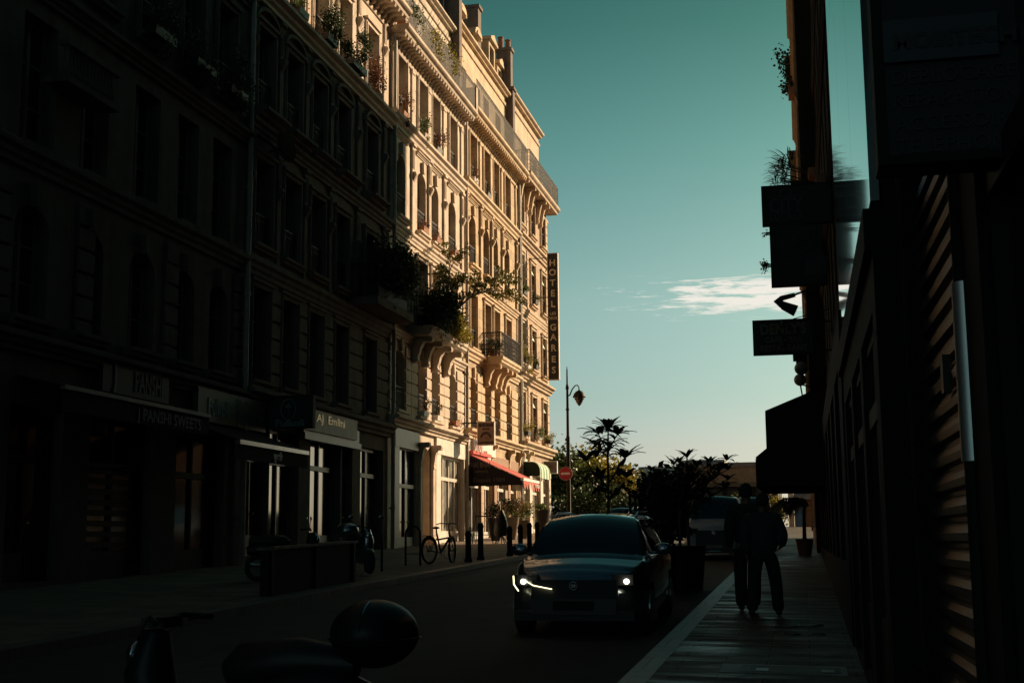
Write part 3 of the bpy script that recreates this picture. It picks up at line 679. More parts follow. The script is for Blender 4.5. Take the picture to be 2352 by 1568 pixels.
for u in (0.45, 3.1, 5.3, 7.6, 10.9):
    C_.pilaster(u, 13.4, 16.9, stoneC2, 0.28, 0.10)
    b = MB(); b.box(u - 0.16, u + 0.16, -0.07, 0.001, 17.6, 19.9).box(u - 0.20, u + 0.20, -0.10, 0.001, 19.9, 20.06); C_.add(b, 'pilaster', stoneC2)
C_.band(0, C_.L, 12.95, 13.3, 0.2, stoneC2)
for a, c in w_: C_.band(a - 0.2, c + 0.2, 16.75, 16.92, 0.14, stoneC2, 'window_hood')
C_.band(0, C_.L, 17.1, 17.6, 0.30, stoneC2)
C_.cornice(0, C_.L, 20.5, stoneC2, 0.72, 0.3, 0.34)
C_.rail(0.05, C_.L - 0.05, 20.82, 1.2, -0.64, ironl, ends=False)
aw = [(a, c, 21.2, 23.3, 0) for a, c in w_]
C_.wall(20.8, 24.9, aw, stoneC2, y=0.42, name='attic_wall'); [C_.win(a, c, 21.2, 23.3, guard=False, y=0.62) for a, c in w_]
C_.cornice(0, C_.L, 24.8, stoneC2, 0.30, 0.22, 0, y=0.42, name='eaves')
C_.body(20.8, stoneC2); C_.body(24.8, stoneC2, y=0.86, name='attic_core')
rfC = C_.roof(25.02, 0.5, zinc)
C_.pipe(0.1, 1.4, 20.3, pipem, 0.07, 0.15); C_.pipe(C_.L - 0.12, 1.5, 20.3, pipem, 0.075, 0.16)

# -- the hotel at the end of the row
D_ = left('tan stone hotel building at the far end of the sunlit row', 65.7, 73.95)
y0 = 65.7; w_ = rel([(66.1, 67.2), (69.0, 70.2), (72.0, 73.2)], y0); ops = []
for z0, z1 in ((6.95, 9.3), (10.8, 13.0), (14.4, 16.7), (18.3, 20.4)): std_floor(D_, w_, z0, z1, stoneD2, ops, blind=z1 < 20)
gops = [(0.5, 2.3, 1.6, 5.0, 0), (3.0, 5.2, 1.6, 5.0, 0), (6.0, 7.7, 1.6, 5.0, 0)]
D_.wall(-0.5, 21.0, ops + gops, stoneD)
shop_glazing(D_, [o[:2] for o in gops], 1.65, 5.0, shopW, y=0.15, doors=(1,), trans=4.1, gm=dusty)
b = MB(); b.box(2.35, 2.95, -0.08, 0.001, 1.3, 5.05).box(5.25, 5.95, -0.08, 0.001, 1.3, 5.05).box(7.75, 8.2, -0.08, 0.001, 1.3, 5.05).box(0.2, 8.2, -0.1, 0.001, 5.06, 5.8); D_.add(b, 'shopfront', shopW)
for u in (0.6, 1.9): D_.corbel(u, 6.2, 0.42, 1.2, stoneD2, 0.24)
D_.band(-0.02, D_.L + 0.2, 6.2, 6.7, 0.48, stoneD2, 'shop_cornice')
D_.band(0, D_.L + 0.2, 9.85, 10.3, 0.40, stoneD2); D_.band(0, D_.L + 0.05, 13.5, 13.9, 0.16, stoneD2); D_.band(0, D_.L + 0.1, 17.3, 17.75, 0.34, stoneD2)
for z0, z1 in ((6.75, 9.7), (10.4, 13.4), (14.0, 17.2), (17.8, 20.3)): D_.rustic([(7.75, 8.24), (2.35, 2.65)], z0, z1, stoneD2, 0.5, 0.05)
for u in (0.25, 2.0, 3.0, 5.0, 6.0): 
    for k in (0,): D_.corbel(u, 20.55, 0.62, 1.3, stoneD2, 0.2)
D_.cornice(0, D_.L + 0.25, 20.6, stoneD2, 0.80, 0.36, 0)
D_.rail(0.05, D_.L - 0.05, 20.97, 1.15, -0.72, ironl, fancy=True, ends=True, y_in=0.7)
aw = [(a, c, 21.5, 23.6, 0) for a, c in w_]
D_.wall(21.0, 25.4, aw, stoneD2, y=0.42, name='attic_wall'); [D_.win(a, c, 21.5, 23.6, guard=False, y=0.62) for a, c in w_]
D_.cornice(0, D_.L + 0.1, 25.3, stoneD2, 0.34, 0.25, 0, y=0.42, name='eaves')
D_.body(21.0, stoneD2); D_.body(25.3, stoneD2, y=0.86, name='attic_core'); D_.roof(25.55, 0.8, zinc)
D_.pipe(0.22, 1.6, 20.4, pipem, 0.07, 0.15)
# chimneys and dormers on their roofs (measured from the photograph on planes behind the facade)
def u_of(px, py, X, f0): return wl(px, py, X).y - f0
B_.chimney(10.32, 0.03, 1.5, 20.5, 29.5, brickch, 0.46, pots=0)
C_.chimney(6.3, 0.75, 1.6, 24.8, 28.0, brickch, 0.6, pots=0)
C_.chimney(9.7, 1.6, 3.6, 25.0, 27.3, brickch, 0.7, pots=4)
pw = C_.chimney(11.0, 0.04, 4.5, 20.9, 25.3, brickch, 0.5, pots=0)
C_.chimney(11.0, 0.15, 0.95, 25.47, 27.5, brickch, 0.5, pots=2)
B_.dormer(9.0, 0.6, 24.2, 1.2, 1.5, zinc, True)
C_.dormer(1.8, 0.6, 24.85, 1.1, 1.1, stoneC2, True); C_.dormer(4.8, 0.6, 24.85, 1.1, 1.1, stoneC2, True); C_.dormer(8.3, 0.6, 24.85, 1.3, 2.1, stoneC2, False); C_.dormer(10.1, 0.6, 24.85, 1.1, 1.5, stoneC2, False)

# ------------------------------------------------------------------ right row: shop with shutter, mirror-clad front, long dark facade
TH = math.atan(0.018)
def wx(y): return 0.82 - 0.018 * y if y < 8.6 else (0.5 if y < 15.6 else (0.9 if y < 45 else 0.42 - 0.001 * y))
class Right(Facade):
    def __init__(s, label, y0, y1, x0, x1, **k):
        super().__init__(label, 'building', y1 - y0, (x1, y1), -PI / 2 + math.atan((x0 - x1) / (y1 - y0)), **k); s.y1 = y1
    def u(s, y): return s.y1 - y
R1 = Right('near dark shop building at the right edge with a metal roller shutter', -30, 8.6, 1.36, 0.665)
ops = [(R1.u(8.35), R1.u(5.95), -0.3, 3.9, 0), (R1.u(5.4), R1.u(2.4), 0.2, 3.9, 0), (R1.u(1.8), R1.u(-2), 0.2, 3.9, 0)]
darkwall = mat('dark shop fascia', (0.014, 0.014, 0.016), 0.8, spec=0.08)
for z0, z1 in ((7, 9.4), (10.4, 12.8), (13.8, 16.2), (17.2, 19.6)):
    for k in range(14): ops.append((1.2 + 2.6 * k, 2.4 + 2.6 * k, z0, z1, 0)); R1.win(1.2 + 2.6 * k, 2.4 + 2.6 * k, z0, z1)
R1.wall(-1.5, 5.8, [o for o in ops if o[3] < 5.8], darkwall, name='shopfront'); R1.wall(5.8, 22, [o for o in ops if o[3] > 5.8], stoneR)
R1.body(22, stoneR, u0=0); R1.roof(22, 0.5, zinc); R1.band(0, 38.6, 21.6, 22.1, 0.35, stoneR)
shop_glazing(R1, [o[:2] for o in ops[1:3]], 0.25, 3.9, frameD, y=0.06, trans=3.0)
shut = mat('galvanised shutter', (0.06, 0.052, 0.045), 0.42, 0.3, var=0.35, scale=5, bump=0.15, stretch=(1, 1, 4))
b = MB(); a_, c_ = R1.u(8.35), R1.u(5.95)
pr = []
n = 27
for i in range(n):
    z = 0.15 + i * 0.138
    pr += [(0.10, z), (0.125, z + 0.012), (0.125, z + 0.035), (0.085, z + 0.05), (0.08, z + 0.09), (0.10, z + 0.128)]
pr += [(0.16, pr[-1][1]), (0.16, 0.15)]
b.prism(pr, lambda p, q, t: (t, p, q), a_, c_); R1.add(b, 'roller_shutter', shut)
al = mat('lit rail tone', (0.9, 0.89, 0.88), 0.5, 1.0, var=0.05)  # pale tone that paints the light on part of the shutter rail
b = MB(); b.lathe([(0.055, 1.92), (0.055, 2.70)], (c_ + 0.03, 0.01, 0), 16); R1.add(b, 'rail_lit_part', al, smooth=True)  # sleeve added over the rail's lit length, the light is in its colour
b = MB(); b.lathe([(0.045, 0.1), (0.045, 3.9)], (c_ + 0.03, 0.01, 0), 16); R1.add(b, 'shutter_rail', frameD, smooth=True)
b = MB(); b.box(a_ - 0.09, a_ + 0.0, -0.02, 0.06, 0.1, 3.9); R1.add(b, 'shutter_rail', frameD)
b = MB(); b.box(a_ - 0.1, c_ + 0.1, -0.06, 0.001, 3.92, 4.4); R1.add(b, 'shutter_box', darkwall)
b = MB(); b.box(R1.u(7.2) - 0.05, R1.u(7.2) + 0.05, 0.05, 0.09, 2.35, 2.55); R1.add(b, 'lock', blackM)

R2 = Right('building with a polished upper front mirroring the sky, behind the phone repair sign', 8.6, 15.6, 0.5, 0.5)
ops = [(0.4 + 2.2 * k, 2.2 + 2.2 * k, 0.4, 3.1, 0) for k in range(3)]
R2.wall(-1.5, 3.75, ops, darkwall, name='shopfront'); shop_glazing(R2, [o[:2] for o in ops], 0.45, 3.1, frameD, y=0.06, trans=2.5)
panel = mat('polished metal cladding', (0.93, 0.95, 0.95), 0.04, 1.0, var=0.07, scale=2.0, stretch=(14, 14, 0.10))
b = MB()
for k in range(3):
    for j in range(5):
        b.box(k * 2.333 + 0.012, (k + 1) * 2.333 - 0.0, 0.0, 0.06, 3.77 + j * 3.7, 3.77 + (j + 1) * 3.7 - 0.01)
R2.add(b, 'cladding', panel)
b = MB(); b.box(0, R2.L, 0.07, 0.4, 3.75, 22.2); R2.add(b, 'wall', darkwall)
R2.body(22.2, stoneR, y=0.41); R2.roof(22.2, 0.5, zinc)
b = MB(); b.box(0, R2.L, -0.05, 0.0, 3.45, 3.72); R2.add(b, 'fascia', darkwall)

R3 = Right('dark set back facade with shops below, carrying the hanging signs on the right', 15.6, 45, 0.9, 0.9)
ops = []; gops = []
for k in range(10):
    a = 0.8 + 2.85 * k
    for j, (z0, z1) in enumerate(((6.9, 9.2), (10.3, 12.8), (13.9, 16.3), (17.3, 19.6))):
        ops.append((a, a + 1.15, z0, z1, 0)); R3.win(a, a + 1.15, z0, z1)
    gops.append((a - 0.3, a + 1.7, 1.3, 3.7, 0))
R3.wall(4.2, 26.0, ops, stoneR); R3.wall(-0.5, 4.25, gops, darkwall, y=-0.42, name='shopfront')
for a, c, z0, z1, _ in gops:
    b = MB(); b.box(a, a + .08, -0.2, -0.1, z0, z1).box(c - .08, c, -0.2, -0.1, z0, z1).box(a + .08, c - .08, -0.2, -0.1, z1 - .7, z1 - .62); o = R3.add(b, 'shop_window', frameD)
    b = MB(); b.quad((a, -.15, z0), (c, -.15, z0), (c, -.15, z1), (a, -.15, z1)); R3.add(b, 'pane', glass, o)
for z0, z1, p in ((5.2, 5.6, 0.10), (9.5, 9.9, 0.10), (13.0, 13.4, 0.12), (16.6, 17.0, 0.10), (20.4, 20.8, 0.14)): R3.band(0, R3.L, z0, z1, p, stoneR)
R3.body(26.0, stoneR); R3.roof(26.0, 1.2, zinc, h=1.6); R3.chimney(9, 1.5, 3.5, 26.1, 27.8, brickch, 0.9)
R4 = Right('farthest building on the right, its stepped front faintly lit orange against the sky', 45, 62.7, 0.375, 0.357)
stoneR4 = mat('warm brown stone', (0.24, 0.15, 0.08), 0.9, bump=0.2, dirt=0.4)
ops = []
for k in range(6):
    a = 0.9 + 2.8 * k
    for z0, z1 in ((6.9, 9.2), (10.3, 12.8), (13.9, 16.3), (17.3, 19.6)): ops.append((a, a + 1.15, z0, z1, 0)); R4.win(a, a + 1.15, z0, z1)
    ops.append((a - 0.3, a + 1.6, 2.0, 4.6, 0))
R4.wall(-0.5, 26.0, ops, stoneR4); shop_glazing(R4, [(0.6 + 2.8 * k, 2.5 + 2.8 * k) for k in range(6)], 2.0, 4.6, frameD, y=0.1)
for z0, z1, p in ((5.2, 5.6, 0.14), (9.5, 9.9, 0.12), (13.0, 13.4, 0.16), (16.6, 17.0, 0.12), (20.4, 20.8, 0.2), (25.5, 26.0, 0.25)): R4.band(0, R4.L, z0, z1, p, stoneR4)
for k in range(7):
    u = 0.3 + 2.8 * k
    b = MB(); b.box(u - 0.1, u + 0.1, -0.07, 0.0, 6.0, 20.2); R4.add(b, 'pilaster', stoneR4)
b = MB(); b.box(R4.L, R4.L + 0.06, -0.02, 0.62, -0.5, 26.1); R4.add(b, 'shaded_flank', stoneR); R4.body(26.0, stoneR); R4.roof(26.0, 1.2, zinc, h=1.6)  # thin dark sheet added on the flank, its shade put into the colour
b = MB(); b.box(-2.0, 0.0, 0.02, 11, -0.5, 21.0).box(-2.1, -0.0, -0.06, 11, 21.001, 21.3); R4.add(b, 'end_wing', stoneR4)
def bump(f, y, z, h, out, name='balcony_box'):
    u = f.u(y); b = MB(); b.box(u - 0.6, u + 0.6, -out, 0, z, z + h); b.box(u - 0.66, u + 0.66, -out - 0.05, 0, z + h + 0.001, z + h + 0.07); f.add(b, name, stoneR4)
for y, z, h in ((58.5, 24.1, 0.0), (58, 21.6, 1.3), (57, 17.0, 1.2), (59, 14.8, 0.9), (57.5, 12.7, 0.9)):
    if h: bump(R4, y, z, h, 0.36)
# small balcony with a lattice guard under the restaurant sign
u = R4.u(47); b = MB(); b.box(u - 0.9, u + 0.9, -0.55, 0, 7.9, 8.1).box(u - 0.7, u + 0.7, -0.45, 0, 7.55, 7.9); R4.add(b, 'balcony_slab', stoneR)
R4.rail(u - 0.85, u + 0.85, 8.1, 0.9, -0.5, iron, fancy=True)

# ------------------------------------------------------------------ signs and awnings on the sunny side
def perp_box(name, label, cat, x0, x1, y, z0, z1, m_, rim=None, th=0.12, part='board'):
    t = thing(name, label, cat, ((x0 + x1) / 2, y, z0))
    b = MB(); b.box(x0 + 0.03, x1 - 0.03, y - th / 2, y + th / 2, z0 + 0.03, z1 - 0.03); b.build(part, m_, t)
    b = MB(); e = 0.035; y0_, y1_ = y - th / 2 - 0.015, y + th / 2 + 0.015
    b.box(x0, x0 + e, y0_, y1_, z0, z1).box(x1 - e, x1, y0_, y1_, z0, z1).box(x0 + e, x1 - e, y0_, y1_, z0, z0 + e).box(x0 + e, x1 - e, y0_, y1_, z1 - e, z1)
    b.build('frame', rim or frameD, t); return t
y = 69.0
hs = perp_box('hotel_sign', 'tall narrow black vertical sign with pale spaced letters HOTEL LES DEUX GARES on the tan end building', 'sign', -13.22, -12.62, y, 10.14, 17.14, boardD, creamL, 0.2)
hs['label'] = 'tall narrow black vertical sign reading HOTEL LES DEUX GARES'
H = 7.0
for ch, fr in zip('HOTEL', (.076, .153, .236, .319, .403)): text(ch, 0.36, facing_cam((-12.92, y - 0.115, 17.14 - H * fr - 0.18)), creamL, hs, bold=0.012)
text('LES', 0.15, facing_cam((-12.92, y - 0.115, 17.14 - H * .480 - 0.07)), creamL, hs, bold=0.004, width=0.34)
text('DEUX', 0.15, facing_cam((-12.92, y - 0.115, 17.14 - H * .517 - 0.07)), creamL, hs, bold=0.004, width=0.50)
for ch, fr in zip('GARES', (.587, .664, .749, .836, .921)): text(ch, 0.36, facing_cam((-12.92, y - 0.115, 17.14 - H * fr - 0.18)), creamL, hs, bold=0.012)
for z in (16.9, 14.7, 12.5, 10.3):
    b = MB(); b.tube([(-14.2, y, z), (-13.22, y, z)], 0.022, 6); b.build('bracket', iron, hs)

brownboard = mat('dusty pink sign panel', (0.30, 0.17, 0.12), 0.7, var=0.1); brownink = mat('dark brown sign ink', (0.06, 0.025, 0.02), 0.7)
bs = perp_box('shop_sign', 'pinkish brown square hanging sign with a handshake emblem above the red awning', 'sign', -13.49, -12.73, 54.1, 5.60, 6.62, brownboard, mat('pale frame', (0.6, 0.55, 0.48), 0.5), 0.14)
Y = 54.1 - 0.085
text('BHAI BHAI', 0.14, facing_cam((-13.11, Y, 6.40)), brownink, bs, width=0.62, bold=0.006)
text('sweets', 0.08, facing_cam((-13.11, Y, 6.27)), brownink, bs, width=0.34)
text('Tel.0142882528', 0.08, facing_cam((-13.11, Y, 5.68)), brownink, bs, width=0.64, bold=0.002)
b = MB(); n = 16
o_ = [(-13.11 + 0.25 * math.cos(PI * k / n), 5.93 + 0.25 * math.sin(PI * k / n)) for k in range(n + 1)] + [(-13.11 + 0.15 * math.cos(PI * k / n), 5.93 + 0.15 * math.sin(PI * k / n)) for k in range(n, -1, -1)]
for k in range(n): b.prism([o_[k], o_[k + 1], o_[2 * n - k], o_[2 * n + 1 - k]], lambda a, c, t: (a, t, c), Y, Y + 0.012)
b.build('emblem_arc', brownink, bs)
handm = mat('tan emblem', (0.36, 0.20, 0.11), 0.7)
b = MB(); b.prism([(-13.26, 5.98), (-13.18, 6.03), (-13.08, 6.02), (-12.96, 5.97), (-12.97, 5.90), (-13.05, 5.84), (-13.12, 5.83), (-13.2, 5.86), (-13.25, 5.91)], lambda a, c, t: (a, t, c), Y - 0.004, Y + 0.012)
b.build('emblem_hands', handm, bs)
b = MB()
for k in range(4): b.tube([(-13.20 + k * 0.05, Y - 0.006, 5.97 - k * 0.01), (-13.13 + k * 0.045, Y - 0.006, 5.87 + k * 0.004)], 0.006, 4)
b.build('emblem_lines', brownink, bs)
b = MB(); b.tube([(-14.2, 54.1, 6.58), (-13.49, 54.1, 6.58)], 0.03, 6).tube([(-14.2, 53.7, 6.2), (-13.8, 54.1, 6.58)], 0.016, 6); b.build('bracket', iron, bs)

# red awning: y 55 to 58.35, out to x -11.75
ra = thing('awning', 'red sunlit shop awning with a dark cheek lettered BHAI BHAI and a scalloped valance', 'awning', (-14.2, 56.7, 3.9))
yA, yB, xO, zT, zF = 55.0, 58.4, -11.75, 5.36, 4.22
b = MB()
n = 12
for k in range(n):
    a0, a1 = yA + (yB - yA) * k / n, yA + (yB - yA) * (k + 1) / n
    b.add([(-14.18, a0, zT), (-14.18, a1, zT), (xO, a1, zF), (xO, a0, zF), (-14.18, a0, zT - 0.03), (-14.18, a1, zT - 0.03), (xO, a1, zF - 0.03), (xO, a0, zF - 0.03)], [(0, 1, 2, 3), (7, 6, 5, 4), (3, 2, 6, 7), (0, 3, 7, 4), (1, 5, 6, 2)])
b.build('canopy', redcloth, ra)
b = MB(); b.prism([(-14.18, zT - 0.04), (xO, zF - 0.04), (xO + 0.03, 3.95), (-14.18, 3.92)], lambda a, c, t: (a, t, c), yA - 0.0, yA + 0.02)
ck = b.build('cheek', darkcloth, ra)
b = MB(); b.box(xO - 0.06, xO + 0.07, yA - 0.02, yB + 0.02, zF - 0.09, zF + 0.03); b.build('front_bar', whiteM, ra)
b = MB(); m_ = 14
for k in range(m_):
    a0, a1 = yA + (yB - yA) * k / m_, yA + (yB - yA) * (k + 1) / m_; mid = (a0 + a1) / 2; d = 0.025 * (-1) ** k
    b.add([(xO + 0.05, a0, zF - 0.09), (xO + 0.05, a1, zF - 0.09), (xO + 0.07 + d, a1, 3.86), (xO + 0.09 + d, mid, 3.74), (xO + 0.07 + d, a0, 3.86)], [(0, 1, 2, 3, 4)])
b.build('valance', redcloth, ra)
text('PATISSERIE', 0.16, facing_street((xO + 0.125, yB - 0.75, 3.90)), whiteM, ra, width=1.0)
fl = mat('faded cheek lettering', (0.11, 0.08, 0.075), 0.8)
text('BHAI BHAI', 0.24, facing_cam((-13.65, yA - 0.012, 4.72)), fl, ck, width=0.98, bold=0.006)
text('sweets', 0.15, facing_cam((-13.55, yA - 0.012, 4.50)), fl, ck, width=0.6)
text('Depuis 1984', 0.19, facing_cam((-13.2, yA - 0.012, 4.10)), fl, ck, width=1.38)
b = MB(); b.box(-14.2, -13.9, yA, yB, zT - 0.02, zT + 0.12); b.build('roller_box', redcloth, ra)
b = MB(); b.tube([(-14.15, yA + 0.1, 4.4), (-13.0, yA + 0.2, 4.3), (xO, yA + 0.12, zF - 0.06)], 0.03, 6); b.build('arm', steel, ra)
# white fascia sign of the sweet shop
ws = thing('shop_sign', 'white fascia board with pinkish lettering above the red awning', 'sign', (-14.05, 57, 5.4))
b = MB(); b.box(-14.08, -13.98, 55.4, 59.6, 5.42, 6.0); b.build('board', mat('white board', (0.62, 0.60, 0.56), 0.6), ws)
text('BHAI', 0.42, facing_street((-13.975, 56.35, 5.5)), mat('pink lettering', (0.45, 0.22, 0.2), 0.7), ws, width=1.1)
text('sweets', 0.16, facing_street((-13.975, 57.5, 5.5)), MATS['pink lettering'], ws, width=0.7)
# green striped awning and grey sign by the hotel
ga = thing('awning', 'small rounded green and white striped awning at the tan end building', 'awning', (-14.2, 66, 4.6))
b = MB(); yA, yB = 65.9, 68.6
pr = [(-14.18, 5.62)] + [(-13.55 + 0.42 * math.sin(PI / 2 * k / 6), 5.10 + 0.50 * math.cos(PI / 2 * k / 6)) for k in range(7)] + [(-13.13, 4.75)]
b.prism(pr + [(-13.16, 4.75), (-13.17, 5.08), (-13.56, 5.55), (-14.18, 5.58)], lambda a, c, t: (a, t, c), yA, yB)
gst = bpy.data.materials.new('green and white stripes'); gst.use_nodes = True; t_ = gst.node_tree
tcn = N(t_, 'ShaderNodeTexCoord'); wv = N(t_, 'ShaderNodeSeparateXYZ'); t_.links.new(tcn.outputs['Object'], wv.inputs[0])
fr = M2('FRACT', M2('MULTIPLY', wv.outputs[1], 1.35, t_), None, t_); gt = M2('GREATER_THAN', fr, 0.5, t_)
mx = N(t_, 'ShaderNodeMixRGB'); mx.inputs[1].default_value = (0.07, 0.22, 0.10, 1); mx.inputs[2].default_value = (0.62, 0.68, 0.56, 1); t_.links.new(gt, mx.inputs[0]); t_.links.new(mx.outputs[0], t_.nodes['Principled BSDF'].inputs[0]); t_.nodes['Principled BSDF'].inputs['Roughness'].default_value = 0.8
b.build('canopy', gst, ga)
b = MB(); b.prism([(-14.18, 5.56)] + [(a, c - 0.04) for a, c in pr[1:-1]] + [(-13.17, 4.85), (-14.18, 4.85)], lambda a, c, t: (a, t, c), yA - 0.01, yA + 0.005); b.build('cheek', mat('dark green canvas', (0.012, 0.03, 0.018), 0.85), ga)
gs = perp_box('shop_sign', 'grey rectangular projecting sign with a faded red emblem at the end of the sunny row', 'sign', -14.15, -13.36, 72, 5.26, 5.96, mat('grey sign panel', (0.15, 0.125, 0.11), 0.7), whiteM, 0.16)
b = MB(); b.prism([(-14.0, 5.55), (-13.85, 5.68), (-13.7, 5.70), (-13.5, 5.6), (-13.5, 5.56), (-13.7, 5.6), (-13.85, 5.6)], lambda a, c, t: (a, t, c), 71.90, 71.915); b.build('emblem', mat('faded red', (0.18, 0.06, 0.05), 0.7), gs)

# dark shop signs on the shaded side
fs = thing('shop_sign', 'wide greenish fascia sign with blue lettering and an oval flower emblem', 'sign', (-14.1, 30.7, 4.5))
grb = mat('drab green sign board', (0.09, 0.09, 0.065), 0.6); ltb = mat('pale blue lettering', (0.16, 0.22, 0.23), 0.6)
b = MB(); b.box(-14.14, -14.0, 28.65, 32.7, 4.5, 5.3); b.build('board', grb, fs)
text('Fulkoli', 0.42, facing_street((-13.99, 29.75, 4.68)), ltb, fs, width=1.15, bold=0.012)
def flower(root, mk, w, h, m_):
    """mk(a, c, t) places the emblem: an oval ring, petals and a leaf"""
    n = 24; b = MB()
    for k in range(n):
        a0, a1 = 2 * PI * k / n, 2 * PI * (k + 1) / n
        b.prism([(w * math.cos(a0), h * math.sin(a0)), (w * math.cos(a1), h * math.sin(a1)), (w * .9 * math.cos(a1), h * .93 * math.sin(a1)), (w * .9 * math.cos(a0), h * .93 * math.sin(a0))], mk, 0, 0.01)
    b.build('emblem_ring', m_, root)
    b = MB()
    for an, L in ((0, .55), (-.6, .45), (.6, .45)):
        dx, dz = math.sin(an), math.cos(an); q = [(0, 0), (dx * L * h * .5 + dz * .2 * w, dz * L * h * .5 - dx * .2 * w), (dx * L * h, dz * L * h), (dx * L * h * .5 - dz * .2 * w, dz * L * h * .5 + dx * .2 * w)]
        b.prism([(p, r_ + 0.05 * h) for p, r_ in q], mk, 0, 0.01)
    b.prism([(-.04 * w, -.7 * h), (.04 * w, -.7 * h), (.04 * w, .05 * h), (-.04 * w, .05 * h)], mk, 0, 0.01)
    b.prism([(0, -.45 * h), (-.55 * w, -.1 * h), (-.5 * w, -.2 * h)], mk, 0, 0.01); b.prism([(0, -.45 * h), (.5 * w, -.2 * h), (.55 * w, -.1 * h)], mk, 0, 0.01)
    b.build('emblem_flower', m_, root)
flower(fs, lambda a, c, t: (-13.99 + t, 30.95 + a, 4.9 + c), 0.16, 0.34, ltb)
text('ফুলকিল', 0.26, facing_street((-13.99, 32.0, 4.74)), ltb, fs, width=1.0)
fb = perp_box('shop_sign', 'square black projecting box sign with a flower emblem over one word', 'sign', -14.17, -12.75, 33.0, 4.62, 5.5, boardD, frameD, 0.18)
flower(fb, lambda a, c, t: (-13.45 + a, 32.9 - t, 5.13 + c), 0.22, 0.29, ltb)
text('Fulkoli', 0.19, facing_cam((-13.4, 32.9, 4.68)), ltb, fb, width=0.82, bold=0.008)
fa = thing('awning', 'dark awning with a bright front edge under the greenish fascia', 'awning', (-14.2, 30, 3.9))
b = MB(); b.prism([(-14.18, 4.5), (-12.62, 3.95), (-12.62, 3.92), (-14.18, 4.46)], lambda a, c, t: (a, t, c), 27.9, 32.2); b.build('canopy', darkcloth, fa)
b = MB(); b.box(-12.68, -12.56, 27.9, 32.2, 3.84, 3.94); b.build('front_bar', steel, fa)
b = MB(); b.box(-12.62, -12.60, 27.9, 32.2, 3.5, 3.84); b.build('valance', darkcloth, fa)
text('ফুলকিল', 0.17, facing_street((-12.595, 30.2, 3.58)), mat('bright lettering', (0.5, 0.52, 0.46), 0.5), fa, width=0.55, bold=0.006)
ps = thing('shop_sign', 'dark fascia sign lettered PANSHI with a crescent shape', 'sign', (-14.1, 26, 4.7))
b = MB(); b.box(-14.14, -14.02, 24.3, 27.2, 4.72, 5.42); b.build('board', boardD, ps)
text('PANSHI', 0.44, facing_street((-14.01, 26.25, 4.85)), faint, ps, width=1.25, bold=0.008)
b = MB(); b.prism([(24.75 + 0.12 * math.cos(t), 5.05 + 0.33 * math.sin(t)) for t in [-2.2 + 3.4 * k / 10 for k in range(11)]] + [(24.70 + 0.05 * math.cos(t), 5.05 + 0.29 * math.sin(t)) for t in [1.2 - 3.4 * k / 10 for k in range(11)]], lambda a, c, t: (t, a, c), -14.015, -14.0); b.build('emblem', faint, ps)
pa = thing('awning', 'black awning whose front edge is lettered J PANSHI SWEETS', 'awning', (-14.2, 25, 4.2))
b = MB(); b.prism([(-14.18, 4.72), (-13.2, 4.5), (-13.2, 4.46), (-14.18, 4.68)], lambda a, c, t: (a, t, c), 21.5, 27.6); b.build('canopy', darkcloth, pa)
b = MB(); b.box(-13.26, -13.16, 21.5, 27.6, 4.42, 4.5); b.build('front_bar', frameW, pa)
b = MB(); b.box(-13.22, -13.20, 21.5, 27.6, 4.02, 4.42); b.build('valance', darkcloth, pa)
text('J PANSHI SWEETS', 0.25, facing_street((-13.19, 25.7, 4.1)), faint, pa, width=2.9, bold=0.006)
es = thing('shop_sign', 'beige wooden fascia sign with thin raised lettering over the tall shop window', 'sign', (-14.1, 37.6, 4.7))
b = MB(); b.box(-14.03, -13.97, 35.2, 40.0, 4.82, 5.62); b.build('board', mat('beige fascia', (0.34, 0.28, 0.22), 0.6, dirt=0.3), es)
text('J  AJ  Emlini', 0.26, facing_street((-13.965, 37.3, 5.12)), mat('brass lettering', (0.5, 0.38, 0.25), 0.4, 0.6), es, width=3.0)

# satellite dish on the shaded building, its rim catching the sun
ds = thing('satellite_dish', 'round satellite dish with a bright rim on the shaded grey facade', 'dish', (-14.2, 34.6, 12.6))
c0 = wl(651, 340, -13.75); b = MB()
prof = [(0.42 * k / 6, 0.10 * (k / 6) ** 2) for k in range(1, 7)] + [(0.44, 0.10), (0.42, 0.085)] + [(0.42 * k / 6, 0.10 * (k / 6) ** 2 - 0.015) for k in range(5, 0, -1)]
b.lathe(prof, (0, 0, 0), 28); b.xf(Matrix.Translation(c0) @ Vector((0.55, 0.7, 0.42)).to_track_quat('Z', 'Y').to_matrix().to_4x4()); b.build('dish', mat('dish enamel', (0.10, 0.10, 0.06), 0.3), ds, smooth=True)
b = MB(); b.tube([(-14.2, c0.y, c0.z - 0.1), (c0.x, c0.y, c0.z)], 0.03, 6).tube([tuple(c0 + Vector((0, 0, -0.4))), tuple(c0 + Vector((0.25, 0.35, 0.1)))], 0.015, 6); b.build('bracket', iron, ds)

